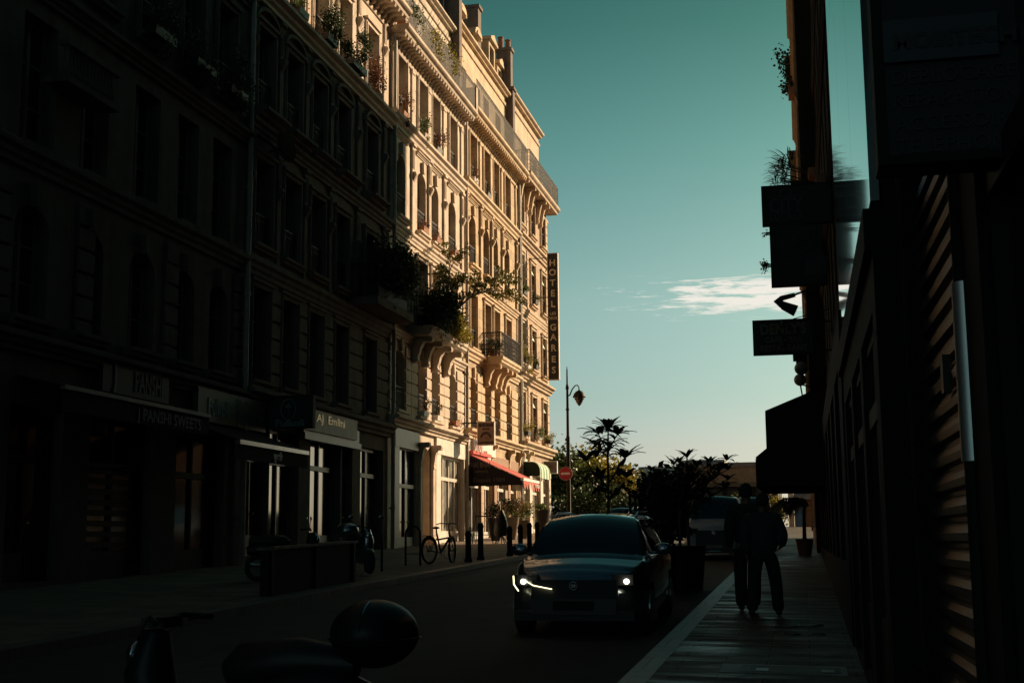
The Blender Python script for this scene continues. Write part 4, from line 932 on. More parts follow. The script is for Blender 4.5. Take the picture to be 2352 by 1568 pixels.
# ------------------------------------------------------------------ planters on sills and balconies
pots = {'box': mat('painted flower box', (0.30, 0.24, 0.2), 0.7), 'terra': terra, 'dark': blackM, 'white': mat('white ceramic', (0.6, 0.58, 0.54), 0.5)}
def planter(y, z, label, leaf=leafM, pot='box', rad=(0.28, 0.45, 0.35), n=260, out=0.16, w=0.7, x=-14.2, size=0.07, trail=0.0, side=1, lift=0.25):
    xx = x + out * side
    t = thing('window_box_plant', label, 'plant', (xx, y, z), 0, 'planters on the window sills')
    b = MB(); b.prism([(-0.10, 0), (0.10, 0), (0.13, 0.20), (-0.13, 0.20)], lambda a, c, t_: (xx + a, t_, z + c), y - w / 2, y + w / 2); b.build('pot', pots[pot], t)
    b = MB(); r = random.Random(int(y * 100 + z * 7))
    leaves(b, (xx + 0.04 * side, y, z + 0.18 + rad[2] * lift * 2), rad, n, size, 7, r)
    for k in range(5):
        q = Vector((xx + r.uniform(-.1, .1), y + r.uniform(-w / 2, w / 2), z + 0.15)); b.tube([q, q + Vector((r.uniform(-.05, .25) * side, r.uniform(-.2, .2), r.uniform(0.2, rad[2] * 2))), q + Vector((r.uniform(0, .4) * side, r.uniform(-.3, .3), r.uniform(0.3, rad[2] * 2.2)))], [0.008, 0.005, 0.002], 3)
    if trail: leaves(b, (xx + 0.12 * side, y, z - trail / 2), (0.12, w / 2, trail / 2 + 0.1), n // 2, size, 5, r)
    b.build('foliage', leaf, t); return t
z5 = 17.28
planter(45.25, z5, 'reddish trailing plant at the top window just right of the drainpipe', leafR, 'terra', (.35, .5, .62), 420, .12, trail=.3)
planter(48.0, z5, 'green tufted plant in a basket, second lit top-floor window from the drainpipe', leafM, 'box', (.3, .45, .55), 380, .14, trail=.3)
planter(49.85, z5, 'dry brown bushy plant, third lit top-floor window from the drainpipe', leafR, 'dark', (.4, .5, .62), 420, .12)
planter(42.0, 17.0, 'tall reddish shrub at the last sunlit window before the drainpipe', leafR, 'terra', (.35, .55, 1.0), 1200, .12)
planter(39.3, 17.0, 'wide dark bush spilling over the shaded ledge left of the tall reddish shrub', leafD, 'dark', (.55, .85, .85), 2600, .35, 1.3)
planter(36.9, 17.0, 'dark upright bush at the top floor, middle of the shaded ledge', leafD, 'dark', (.45, .6, 1.0), 2000, .3, .9)
planter(34.7, 17.0, 'sunlit green bush at the very top edge of the photo', leafM, 'dark', (.4, .5, .7), 500, .2)
planter(48.0, 13.52, 'small plant with twin clay and patterned pots, leftmost on the arched upper windows', leafR, 'terra', (.2, .35, .25), 120, .1, size=.06)
planter(49.9, 13.52, 'small dry plant in tilted clay pots right of the patterned pots', leafR, 'terra', (.2, .35, .22), 120, .1, size=.06)
planter(52.6, 13.55, 'empty looking clay box on the arched window nearest the yellow building', leafR, 'terra', (.12, .3, .12), 30, .12)
planter(56.1, 17.72, 'thin climbing plant with a white pot at the first top window of the yellow building', leafR, 'white', (.25, .4, .55), 240, .1)
planter(58.8, 17.72, 'small dark plant at the second top window of the yellow building', leafD, 'dark', (.15, .3, .2), 90, .08)
planter(47.9, 6.3, 'spindly brown plant in a white tub above the arched doorway', leafR, 'white', (.25, .35, .45), 160, .15)
planter(49.8, 6.3, 'dark tangle in a patterned tub above the cream shop window', leafD, 'white', (.2, .35, .4), 160, .15)
planter(52.4, 6.32, 'terracotta box with a sprig, right above the cream shop front', leafD, 'terra', (.12, .3, .1), 40, .2)
planter(66.6, 14.45, 'yellow green bush on the upper left window of the tan hotel', leafM, 'dark', (.3, .5, .4), 420, .15)
planter(69.6, 14.45, 'low green plant on the upper middle window of the tan hotel', leafM, 'dark', (.3, .45, .3), 300, .15)
planter(66.6, 10.85, 'tall yellowish plant over the iron balcony corner of the hotel', leafY, 'dark', (.3, .45, .5), 420, .15)
planter(69.6, 10.85, 'dark shaded plant on the middle hotel window beside the sign bracket', leafD, 'dark', (.25, .4, .5), 300, .15)
planter(66.5, 6.98, 'round leafy yellow bush, left of three on the low hotel windows', leafY, 'dark', (.38, .58, .42), 480, .3)
planter(69.5, 6.98, 'round leafy bush in a white trough, middle of three on the low hotel windows', leafM, 'white', (.35, .55, .36), 420, .3)
planter(72.6, 6.98, 'bushy overhanging plant at the corner window of the hotel', leafY, 'dark', (.45, .55, .36), 440, .3)
planter(66.5, 10.45, 'flowering trailing plant under the white curtained hotel window', leafY, 'white', (.3, .4, .4), 280, .35, trail=.3)
for yy_, lab_ in ((26.1, 'dark feathery bush on the first ledge of the arched shaded building'), (28.2, 'dark drooping bush on the second ledge of the arched shaded building'), (30.1, 'dark trailing bush on the last ledge of the arched shaded building')):
    planter(yy_, 12.95, lab_, leafD, 'dark', (.4, .75, .8), 900, .3, 1.0, trail=.4)
# terrace greenery behind the top railing of the pale building
for yy, lab, lf, rr in ((45.2, 'bushy creeper behind the top terrace railing at the photo top', leafM, (.35, 1.2, .75)), (47.9, 'dense creeper hanging through the top terrace railing', leafY, (.35, 1.3, .85)), (50.4, 'tall yellow shrub rising above the top terrace railing', leafY, (.45, 1.1, .95))):
    t = thing('terrace_plant', lab, 'plant', (-13.9, yy, 20.47), 0, 'plants along the top terrace')
    b = MB(); b.box(-14.15, -13.8, yy - 0.7, yy + 0.7, 20.48, 20.85); b.build('trough', terra, t)
    b = MB(); leaves(b, (-13.75, yy, 21.2), rr, 1300, 0.09, 14, random.Random(int(yy)))
    for k in range(7): a = rnd.uniform(-1, 1); b.tube([(-13.8, yy + a, 20.8), (-13.7, yy + a * 1.2, 21.8), (-13.3, yy + a * 1.5, 22.3 + rnd.uniform(0, .4))], [0.02, 0.01, 0.004], 4)
    b.build('foliage', lf, t)
# the planted balcony: clipped dark mass, hanging golden creeper, and a small tree leaning out
t = thing('balcony_bush', 'dense dark bush filling the shaded end of the planted balcony', 'bush', (-13.5, 47.2, 9.55))
b = MB(); leaves(b, (-13.3, 47.1, 10.35), (.8, 1.5, 1.0), 6500, 0.10, 22, random.Random(3)); b.build('foliage', leafD, t)
b = MB(); b.box(-13.9, -13.3, 46.4, 48.6, 9.56, 9.95); b.build('trough', pots['dark'], t)
t = thing('creeper', 'golden leafed creeper hanging over the sunny balcony railing', 'creeper', (-13.15, 49.6, 9.55))
b = MB(); leaves(b, (-13.08, 49.9, 10.0), (.18, 1.5, .6), 2200, 0.10, 20, random.Random(4)); b.build('foliage', leafY, t)
t = thing('balcony_tree', 'small branching tree leaning out from the planted balcony into the sun', 'tree', (-13.6, 48.6, 9.6))
b = MB(); r = random.Random(12); tips = []
base = Vector((-13.55, 48.7, 9.8))
p1 = base + Vector((0.1, 0.3, 1.5)); p2 = base + Vector((0.9, 1.2, 1.5))
b.tube([base, base + Vector((-.02, .1, .8)), p1, p1 + Vector((.1, .1, .9))], [.07, .06, .05, .03], 6)
b.tube([base, base + Vector((.35, .6, .8)), p2, p2 + Vector((.5, .9, .35)), p2 + Vector((.9, 1.9, .5))], [.07, .055, .045, .03, .015], 6)
seeds = [(p1, Vector((.2, -.5, 1))), (p1, Vector((.6, .5, .8))), (p1, Vector((.3, -1, .7))), (p1 + Vector((.1, .1, .9)), Vector((.3, .2, 1))), (p2, Vector((.3, .2, 1))), (p2, Vector((.2, .9, .8))), (p2 + Vector((.5, .9, .35)), Vector((.4, .6, .6))), (p2 + Vector((.5, .9, .35)), Vector((.1, .8, -.1))), (p2 + Vector((.9, 1.9, .5)), Vector((.3, 1, .1))), (p2 + Vector((.9, 1.9, .5)), Vector((.2, .9, .6))), (p1, Vector((.9, .9, .4)))]
for s0, d0 in seeds:
    for k in range(2):
        d = (d0 + Vector((r.uniform(-.3, .3), r.uniform(-.3, .3), r.uniform(-.3, .3)))).normalized(); q = s0.copy(); pts = [q.copy()]
        for i in range(4): d = (d + Vector((r.uniform(-.25, .25), r.uniform(-.25, .25), r.uniform(-.15, .15)))).normalized(); q = q + d * 0.26; pts.append(q.copy())
        b.tube(pts, [.022, .017, .012, .008, .004], 4); tips += pts[2:]
b.build('trunk', bark, t)
b = MB()
for q in tips: leaves(b, q, (.28, .34, .18), 62, 0.10, 4, r)
b.build('crown', mat('leaf olive', (0.26, 0.25, 0.05), 0.5, var=0.5, scale=4), t)
# dark planted balcony on the shaded building beside it
b = MB(); b.box(8.3, 12.3, -0.95, 0, 9.25, 9.5); A2.add(b, 'balcony_slab', stoneA2); A2.rail(8.35, 12.25, 9.5, 1.1, -0.88, iron)
t = thing('balcony_bush', 'large shaded mass of balcony greenery left of the planted balcony', 'bush', (-13.6, 42.3, 9.5))
b = MB(); leaves(b, (-13.5, 42.1, 10.6), (.75, 1.9, 1.2), 6500, 0.11, 24, random.Random(5)); b.build('foliage', leafD, t)
b = MB(); b.box(-14.0, -13.4, 40.4, 43.5, 9.51, 9.95); b.build('trough', pots['dark'], t)
# small potted greens on the iron balcony
t = thing('potted_plant', 'leafy potted plant behind the scrolled railing of the iron balcony', 'plant', (-13.7, 58.2, 9.97))
b = MB(); b.lathe([(.16, 0), (.22, .32)], (-13.7, 58.2, 9.98), 12); b.build('pot', terra, t)
b = MB(); leaves(b, (-13.6, 58.2, 10.6), (.35, .45, .5), 500, .09, 7, random.Random(9)); b.build('foliage', leafD, t)

# ------------------------------------------------------------------ street lamp, no entry sign
lx, ly = -10.62, 60.0; g = gz(lx, ly)
t = thing('street_lamp', 'dark slender street lamp with a curled arm and domed lantern', 'lamp', (lx, ly, g))
b = MB(); b.lathe([(.13, 0), (.13, .9), (.095, 1.0), (.085, 4.6), (.095, 4.65), (.07, 4.75), (.055, 7.0), (.07, 7.02), (.07, 7.1), (.045, 7.15), (.035, 7.8), (.01, 8.0)], (lx, ly, g - 0.02), 12); b.build('pole', iron, t, smooth=True)
for q in (5.9, 6.9): MB().lathe([(.085, 0), (.085, .09)], (lx, ly, g + q), 12).build('collar', iron, t)
H0 = 9.0
b = MB(); b.tube([(lx, ly, H0 - .75), (lx + .12, ly, H0 - .70), (lx + .24, ly, H0 - .42), (lx + .38, ly, H0 - .26), (lx + .50, ly, H0 - .25), (lx + .56, ly, H0 - .36), (lx + .56, ly, H0 - .5)], [.035, .035, .03, .028, .03, .03, .03], 8)
b.build('arm', iron, t, smooth=True)
cx_, cz_ = lx + .56, H0 - .5
b = MB(); b.lathe([(.02, .04), (.06, .0), (.16, -.05), (.25, -.16), (.29, -.27), (.31, -.30), (.30, -.33)], (cx_, ly, cz_), 18, cap=False); b.build('lantern_dome', iron, t, smooth=True)
b = MB(); b.lathe([(.22, -.30), (.20, -.42), (.15, -.55), (.08, -.66), (.03, -.72)], (cx_, ly, cz_), 16); b.build('lantern_glass', mat('lantern glass', (0.05, 0.045, 0.04), 0.15), t, smooth=True)
b = MB()
for k in range(8): a = 2 * PI * k / 8; b.ball((cx_ + .2 * math.cos(a), ly + .2 * math.sin(a), cz_ - .40), .035, 6, 4)
b.build('lantern_beads', iron, t)
t = thing('no_entry_sign', 'round red no entry sign with a white bar on the lamp post', 'sign', (lx + 0.02, ly - 0.12, 4.37))
c_ = at(1299, 1087, ly - 0.14)
disc = lambda r0, y0_, y1_: [(c_.x + r0 * math.cos(2 * PI * k / 32), c_.z + r0 * math.sin(2 * PI * k / 32)) for k in range(32)]
b = MB(); b.prism(disc(.325, 0, 0), lambda a, c, t_: (a, t_, c), ly - .10, ly - .13); b.build('rim', mat('sign rim', (0.30, 0.24, 0.20), 0.5), t)
b = MB(); b.prism(disc(.295, 0, 0), lambda a, c, t_: (a, t_, c), ly - .131, ly - .136); b.build('face', redM, t)
b = MB(); b.box(c_.x - .21, c_.x + .21, ly - .142, ly - .137, c_.z - .05, c_.z + .05); b.build('bar', whiteM, t)

# ------------------------------------------------------------------ bollards, hoops, planters by the shops
def bollard(x, y, h, lab):
    g = gz(x, y); t = MB()
    t.lathe([(.11, 0), (.11, .08), (.085, .10), (.08, h - .16), (.095, h - .14), (.095, h - .09), (.075, h - .07), (.07, h - .02), (.03, h)], (x, y, g), 14)
    o = t.build('bollard', iron, None, smooth=True, loc=(x, y, g)); tag(o, lab, 'bollard', 'black bollards along the left kerb'); return o
for (x, y, h), lab in zip(((-9.0, 35.0, .85), (-9.0, 36.4, 1.05), (-8.85, 39.5, .9), (-8.9, 41.3, .92), (-9.0, 43.2, .95), (-9.1, 45.0, .95)), ('dark bollard right beside the front wheel of the parked bicycle', 'tallest dark bollard, second from the bicycle', 'third dark bollard from the bicycle, wide gap before it', 'fourth dark bollard from the bicycle, beside the conical planters', 'fifth dark bollard, in front of the tall tapered planter', 'sixth and farthest dark bollard, against the car windscreen')):
    bollard(x, y, h, lab)
def hoop(x, y, rot, lab, h=1.0):
    g = gz(x, y); t = thing('bike_stand', lab, 'bike stand', (x, y, g), rot, 'hoops for bicycles on the left pavement')
    b = MB(); w = .19; pts = [(-w, 0, -.05), (-w, 0, h - w - .1)] + [(-w * math.cos(PI * k / 8), 0, h - w - .0 + w * math.sin(PI * k / 8)) for k in range(9)] + [(w, 0, h - w - .1), (w, 0, -.05)]
    b.tube(pts, .028, 8); b.build('hoop', iron, t, world=False, smooth=True)
    b = MB(); b.tube([(-w, 0, .3), (w, 0, .3)], .018, 6); b.build('crossbar', steel, t, world=False)
hoop(-9.85, 32.6, .5, 'black arched bike stand with a bright crossbar left of the bicycle'); hoop(-9.9, 29.6, .4, 'second arched bike stand behind the parked motor scooter')

def bicycle(x, y, rot, lab):
    g = gz(x, y) - .0; t = thing('bicycle', lab, 'bicycle', (x, y, g), rot)
    R = .34
    for cx, steer in ((-.52, 0), (.52, .35)):
        M_ = Matrix.Translation((cx, 0, R)) @ Matrix.Rotation(steer, 4, 'Z')
        b = MB(); b.ring((0, 0, 0), R - .02, .030, (0, 1, 0), 32, 8); b.xf(M_); w = b.build('wheel', rubber, t, world=False, smooth=True)
        b = MB(); b.ring((0, 0, 0), R - .045, .01, (0, 1, 0), 32, 6)
        for k in range(18): a = 2 * PI * k / 18; b.tube([(.03 * math.cos(a + .6), .02 * (-1) ** k, .03 * math.sin(a + .6)), ((R - .04) * math.cos(a), 0, (R - .04) * math.sin(a))], .0018, 3)
        b.tube([(0, -.05, 0), (0, .05, 0)], .025, 8); b.xf(M_); b.build('rim', steel, w, world=False)
        b = MB(); pts = [((R + .03) * math.cos(a), 0, (R + .03) * math.sin(a)) for a in [PI * (.15 + .75 * k / 12) if cx < 0 else PI * (.12 + .62 * k / 12) for k in range(13)]]; b.tube(pts, .02, 5); b.xf(M_); b.build('mudguard', blackM, t, world=False)
    bb = (0, 0, .28); st = (-.18, 0, .78); hd = (.38, 0, .84); hd2 = (.42, 0, .68)
    b = MB(); b.tube([bb, st], .024).tube([st, (-.20, 0, .90)], .018).tube([bb, hd2], .030).tube([(-.16, 0, .62), hd2], .024).tube([hd, hd2], .028)
    for s in (-.05, .05): b.tube([(-.52, s, R), bb], .011).tube([(-.52, s, R), (-.16, 0, .68)], .009).tube([(.40, s * .9, .66), (.52, s, R)], .013)
    b.build('frame', blackM, t, world=False, smooth=True)
    b = MB(); b.tube([(.38, 0, .84), (.36, 0, 1.0), (.40, 0, 1.04)], .016); b.tube([(.22, -.30, 1.03), (.34, -.26, 1.06), (.41, -.1, 1.05), (.41, .1, 1.05), (.34, .26, 1.06), (.22, .30, 1.03)], .015, 8); b.tube([(.40, .1, 1.05), (.52, .1, .95), (.50, .02, .7)], .004, 4); b.build('handlebar', blackM, t, world=False, smooth=True)
    b = MB(); b.ball((-.22, 0, .935), (.14, .075, .035), 12, 7); b.build('saddle', blackM, t, world=False, smooth=True)
    b = MB(); b.ring((0, -.06, .28), .09, .006, (0, 1, 0), 20, 4); b.tube([(0, -.08, .28), (.10, -.08, .14)], .01).tube([(0, .08, .28), (-.10, .08, .42)], .01); b.box(.06, .15, -.16, -.08, .13, .15).box(-.15, -.06, .08, .16, .41, .43); b.build('crank', steel, t, world=False)
    b = MB(); b.box(-.74, -.34, -.06, .06, .72, .735); b.tube([(-.70, .05, .72), (-.52, .05, .36)], .006, 4).tube([(-.70, -.05, .72), (-.52, -.05, .36)], .006, 4); b.build('carrier', iron, t, world=False)
    return t
bicycle(-9.5, 34.0, 1.22, 'dark bicycle silhouetted against the cream shop window')

def tapered(x, y, h, r0, r1, m_, lab, leaf, rad, n, name='planter', flowers=None):
    g = gz(x, y); t = thing(name, lab, 'planter', (x, y, g))
    b = MB(); b.lathe([(r0, 0), (r1, h), (r1 * 1.06, h + .02), (r1 * .9, h + .02)], (x, y, g), 16); b.build('pot', m_, t, smooth=True)
    b = MB(); leaves(b, (x, y, g + h + rad[2] * .7), rad, n, .09, 9, random.Random(int(y * 10))); b.build('foliage', leaf, t)
    if flowers: b = MB(); leaves(b, (x + .1, y, g + h + rad[2]), (rad[0] * 1.1, rad[1], rad[2]), n // 2, .08, 6, random.Random(2)); b.build('flowers', flowers, t)
tapered(-12.6, 56.6, .95, .22, .36, mat('pale planter', (0.25, 0.2, 0.15), 0.7), 'pale conical planter with red flowers under the awning', leafM, (.6, .6, .55), 900, flowers=leafR)
tapered(-12.9, 54.9, .95, .20, .38, blackM, 'black conical planter left of the red flowers', leafD, (.55, .5, .4), 600, flowers=leafR)
tapered(-12.5, 58.6, .8, .22, .34, mat('stone planter', (0.16, 0.13, 0.1), 0.8), 'stone planter with mixed yellow green shrub, right of the red flowers', leafM, (.5, .5, .6), 800, flowers=leafY)
tapered(-12.3, 62.2, 1.25, .20, .36, blackM, 'tall black tapered planter with a bright green tuft', leafM, (.42, .42, .2), 420)
# bistro table with a stool and stacked folding chairs by the awning shop
tx, ty = -12.3, 50.6; g = gz(tx, ty)
t = thing('bistro_table', 'tall thin legged table standing by the open shop front', 'table', (tx, ty, g))
b = MB(); b.box(tx - .42, tx + .30, ty - .3, ty + .3, g + 1.06, g + 1.10); b.build('tabletop', iron, t)
for sx in (-1, 1):
    for sy in (-1, 1): MB().tube([(tx - .06 + sx * .42, ty + sy * .28, g), (tx - .06 + sx * .28, ty + sy * .22, g + 1.06)], .018, 6).build('leg', iron, t)
b = MB(); b.tube([(tx - .44, ty - .27, g + .35), (tx + .32, ty - .27, g + .35)], .012, 5); b.build('rail', iron, t)
t = thing('parasol_base', 'bulky covered figure-like bundle beside the thin legged table', 'cover', (-11.75, 50.9, gz(-11.75, 50.9)))
t['label'] = 'dark covered parasol bundle standing beside the thin legged table'; t['category'] = 'parasol'; t.name = 'folded_parasol'
g = gz(-11.75, 50.9)
b = MB(); b.lathe([(.24, .30), (.30, .45), (.27, .8), (.20, 1.05), (.12, 1.25), (.08, 1.32)], (-11.75, 50.9, g), 14); b.build('cover', blackM, t, smooth=True)
b = MB(); b.lathe([(.03, 0), (.03, 1.6)], (-11.75, 50.9, g), 8); b.ball((-11.75, 50.9, g + 1.6), .08, 8, 6); b.build('pole', chrome, t)
for k in range(4): a = PI / 4 + k * PI / 2; MB().tube([(-11.75 + .28 * math.cos(a), 50.9 + .28 * math.sin(a), g), (-11.75, 50.9, g + .4)], .02, 5).build('leg', iron, t)
# posters on the side wall near the awning are part of the shop: a paper notice
t = tag(MB().box(-14.13, -14.12, 54.75, 55.35, 2.2, 3.3).build('poster', mat('printed notice', (0.5, 0.42, 0.36), 0.7, var=.5, scale=14), None, loc=(-14.125, 55, 2.2)), 'pale printed poster on the wall under the red awning', 'poster')
t = tag(MB().box(-14.10, -14.08, 62.0, 62.5, 3.3, 4.0).build('notice_board', mat('framed menu', (0.25, 0.19, 0.13), 0.6, var=.3, scale=20), None, loc=(-14.09, 62.2, 3.3)), 'small framed menu on the brown wall right of the awning', 'notice')
# long low terrace barrier on the shaded left pavement
t = thing('terrace_barrier', 'long low dark barrier with a pale top rail on the shaded left kerb', 'barrier', (-9.0, 23.5, gz(-9, 23.5)))
b = MB(); b.prism([(21.2, gz(-9, 21.2) + .78), (25.8, gz(-9, 25.8) + .78), (25.8, gz(-9, 25.8) + .83), (21.2, gz(-9, 21.2) + .83)], lambda a, c, t_: (t_, a, c), -9.2, -8.95); b.build('top_rail', mat('worn timber', (0.16, 0.13, 0.10), 0.6, var=.4), t)
b = MB(); b.prism([(21.25, gz(-9, 21.2) - .05), (25.75, gz(-9, 25.8) - .05), (25.75, gz(-9, 25.8) + .779), (21.25, gz(-9, 21.2) + .779)], lambda a, c, t_: (t_, a, c), -9.15, -9.0); b.build('panel', frameD, t)
for yy in (21.4, 23.5, 25.6): MB().box(-9.18, -8.97, yy - .04, yy + .04, gz(-9, yy) - .05, gz(-9, yy) + .84).build('post', iron, t)

# ------------------------------------------------------------------ vehicles
def lerp_tab(tab, y):
    if y <= tab[0][0]: return tab[0][1]
    for (a, p), (c, q) in zip(tab, tab[1:]):
        if y <= c:
            t = (y - a) / (c - a); t = t * t * (3 - 2 * t); return p + (q - p) * t
    return tab[-1][1]
def make_car(name, label, cat, x, y, rot, L, hw, belt, roof, ws, rear, paint, hood=None, lights=False, group=None, rails=False, steep=False):
    """local: nose at y=0 pointing -y, length L. belt/hood: tables of height; ws: windscreen (y0,y1); rear: (y0,y1)"""
    g = rz(x, y); t = thing(name, label, cat, (x, y, g), rot, group)
    t.rotation_euler = (math.atan(0.025), 0, rot)
    wf, wr, R = L * .19, L * .80, .335
    W_ = [(0, hw * .62), (.06, hw * .80), (.25, hw * .93), (.7, hw), (L * .5, hw), (L - .6, hw * .98), (L - .12, hw * .88), (L, hw * .72)]
    nst = 72; ys = [L * i / nst for i in range(nst + 1)]
    ys = sorted(set(ys + [ws[0], ws[1], rear[0], rear[1], .02, .05, L - .03, ws[1] + .05, rear[0] - .05]))
    def sect(yy):
        w = lerp_tab(W_, yy); bz = lerp_tab(belt, yy); k = 0
        if ws[0] < yy < rear[1]:
            k = min(1, (yy - ws[0]) / (ws[1] - ws[0])) if yy < ws[1] else (1 if yy < rear[0] else 1 - (yy - rear[0]) / (rear[1] - rear[0]))
        top = bz + (roof - bz) * (math.sin(k * PI / 2) ** (0.95)) if k else bz
        zb = .20 if .3 < yy < L - .3 else .26
        tw = w - .10 - .20 * k * hw / .9                      # half width at the roof edge
        sh = bz - .02
        pts = [(0, zb), (w * .55, zb), (w - .06, zb + .02), (w - .015, zb + .12), (w, zb + .30), (w - .005, (zb + sh) / 2 + .08), (w - .012, sh - .12), (w - .045, sh - .03), (w - .10, sh + .015 * (1 - k))]
        e = tw
        if k: pts += [(w - .10 - (w - .10 - e) * .5, sh + (top - .05 - sh) * .5), (e, top - .055), (e - .05, top - .018)]
        else: pts += [(w - .14, sh + .018), (w - .20, sh + .024), (w - .26, sh + .03)]
        ex = pts[-1][0]
        crown = .035 + .02 * k
        for q in (.75, .5, .25, 0): pts.append((ex * q, pts[11][1] + crown * (1 - q * q)))
        return pts, k
    secs = [sect(v) for v in ys]; npt = len(secs[0][0]); V = []; 
    for (p, k), yy in zip(secs, ys):
        nose = 0
        for s_ in (1, -1):
            for i, (a, c) in enumerate(p):
                # round the nose and tail in plan
                w = lerp_tab(W_, .7); q = (a / hw) ** 2
                dy = (.22 * q * max(0, 1 - yy / 1.2)) - (.16 * q * max(0, 1 - (L - yy) / 1.0))
                sl = max(0, 1 - yy / .5) * .15 * max(0, (c - .3) / .5)
                V.append((a * s_, yy + dy + sl, c))
    def vid(i, s_, j): return i * 2 * npt + (0 if s_ > 0 else npt) + j
    body, gl, glw = [], [], []
    for i in range(len(ys) - 1):
        ym = (ys[i] + ys[i + 1]) / 2; k = (secs[i][1] + secs[i + 1][1]) / 2
        for s_ in (1, -1):
            for j in range(npt - 1):
                f = (vid(i, s_, j), vid(i, s_, j + 1), vid(i + 1, s_, j + 1), vid(i + 1, s_, j))
                if 1 <= j <= 5:                                  # wheel arches
                    zc = (secs[i][0][j][1] + secs[i][0][j + 1][1]) / 2
                    if any((ym - q) ** 2 + (zc - R) ** 2 < (R + .055) ** 2 for q in (wf, wr)): continue
                side_glass = j in (8, 9) and ws[0] + .45 * (ws[1] - ws[0]) < ym < rear[1] - .15 and k > .35 and not (abs(ym - (ws[1] + .85)) < .04) and not (abs(ym - (ws[1] + 1.75)) < .05)
                front = j >= 11 and ws[0] + .02 < ym < ws[1] - .02
                back = j >= 11 and rear[0] + .04 < ym < rear[1] - .05
                (gl if side_glass else glw if (front or back) else body).append(f)
    # close nose and tail
    for i in (0, len(ys) - 1): body.append(tuple([vid(i, 1, j) for j in range(npt)] + [vid(i, -1, j) for j in range(npt - 1, -1, -1)]))
    def obj(nm, fs, m_, par=None):
        used = sorted({q for f in fs for q in f}); mp_ = {q: i for i, q in enumerate(used)}
        b = MB(); b.v = [V[q] for q in used]; b.f = [tuple(mp_[q] for q in f) for f in fs]; return b.build(nm, m_, par or t, world=False, smooth=True)
    bo = obj('body', body, paint); h_n = nst; mid_ = L * .5
    obj('windscreen', [f for f in glw if V[f[0]][1] < mid_], carglass, bo); obj('rear_window', [f for f in glw if V[f[0]][1] >= mid_], carglass, bo); [obj('side_window', [f for f in gl if V[f[0]][0] * q_ > 0], carglass, bo) for q_ in (1, -1)]
    b = MB(); b.box(-hw + .30, hw - .30, .35, L - .35, .24, .60); b.build('underbody', blackM, t, world=False)
    for cy in (wf, wr):
        for s_ in (1, -1):
            b = MB(); b.lathe([(R - .10, -.10), (R - .02, -.10), (R, -.07), (R, .07), (R - .02, .10), (R - .10, .10)], (0, 0, 0), 28); b.xf(Matrix.Translation((s_ * (hw - .12), cy, R)) @ Matrix.Rotation(PI / 2, 4, 'Y'))
            w = b.build('wheel', rubber, t, world=False, smooth=True)
            b = MB(); 
            for q in range(5):
                a = 2 * PI * q / 5; b.tube([(0, 0, 0), ((R - .10) * math.cos(a), (R - .10) * math.sin(a), 0)], .035, 5)
            b.lathe([(R - .12, -.05), (R - .09, -.05), (R - .09, .05), (R - .12, .05)], (0, 0, 0), 24); b.xf(Matrix.Translation((s_ * (hw - .05), cy, R)) @ Matrix.Rotation(PI / 2, 4, 'Y')); b.build('rim', steel, w, world=False)
    bz0 = lerp_tab(belt, .1); mz = lerp_tab(belt, ws[0] + .35) + .06
    for s_ in (1, -1):
        b = MB(); b.ball((s_ * (hw + .10), ws[0] + .42, mz), (.125, .07, .085), 12, 8); b.tube([(s_ * (hw - .08), ws[0] + .46, mz - .06), (s_ * (hw + .06), ws[0] + .44, mz - .04)], .025, 6); b.build('mirror', paint, t, world=False, smooth=True)
    def front_y(xx): return .22 * (xx / hw) ** 2 + 0.035
    b = MB(); b.prism([(-.02, .30), (.0, .50), (.10, bz0 - .06), (.2, bz0 - .06), (.2, .30)], lambda a, c, q: (q, a, c), -.56, .56); b.build('grille', blackM, t, world=False)
    b = MB(); b.box(-.26, .26, -.040, .1, .36, .47); b.build('number_plate', frameD if lights else frameW, t, world=False)
    b = MB(); b.ring((0, .03, bz0 - .13), .05, .010, (0, 1, 0), 16, 6); b.box(-.03, .03, .02, .035, bz0 - .15, bz0 - .11); b.build('badge', chrome, t, world=False)
    b = MB(); b.box(-hw * .85, hw * .85, .02, .3, .22, .34); b.build('bumper', blackM, t, world=False)
    for s_ in (1, -1):
        b = MB(); z = bz0 - .07
        b.prism([(s_ * .50, front_y(.50) - .01), (s_ * (hw - .16), front_y(hw - .16) - .02), (s_ * (hw - .05), front_y(hw) + .20), (s_ * (hw - .10), front_y(hw) + .30), (s_ * .50, .30)], lambda a, c, q: (a, c, q), z - .06, z + .075)
        h_ = b.build('headlight', mat('headlight glass', (0.05, 0.05, 0.055), 0.08, coat=1.0), t, world=False)
        if lights:
            b = MB(); xx = hw - .24; b.ball((s_ * xx, front_y(xx) - .045, z - .01), (.036, .025, .034), 14, 10); b.build('bulb', mat('headlamp beam', (1, 1, .9), .3, emit=((1.0, .93, .70), 4.0)), h_, world=False, smooth=True)
            if s_ < 0:
                b = MB(); b.tube([(s_ * (xx - .05), front_y(xx - .05) - .05, z - .005), (s_ * (xx - .14), front_y(xx - .14) - .05, z - .055), (s_ * .28, front_y(.28) - .05, z - .10)], .0065, 6)
                b.tube([(s_ * (hw - .09), front_y(hw - .09) - .01, z + .06), (s_ * (hw - .10), front_y(hw - .10) - .03, z - .05), (s_ * (hw - .17), front_y(hw - .17) - .05, z - .13)], .009, 6)
                b.build('running_light', mat('running light', (1, 1, .8), .3, emit=((1.0, .90, .50), 1.8)), h_, world=False)
    for s_ in (1, -1):
        b = MB(); b.box(s_ * (hw - .30) - .14, s_ * (hw - .30) + .14, L - .12, L + .005, lerp_tab(belt, L - .2) - .24, lerp_tab(belt, L - .2) - .10); b.build('tail_light', redM, t, world=False)
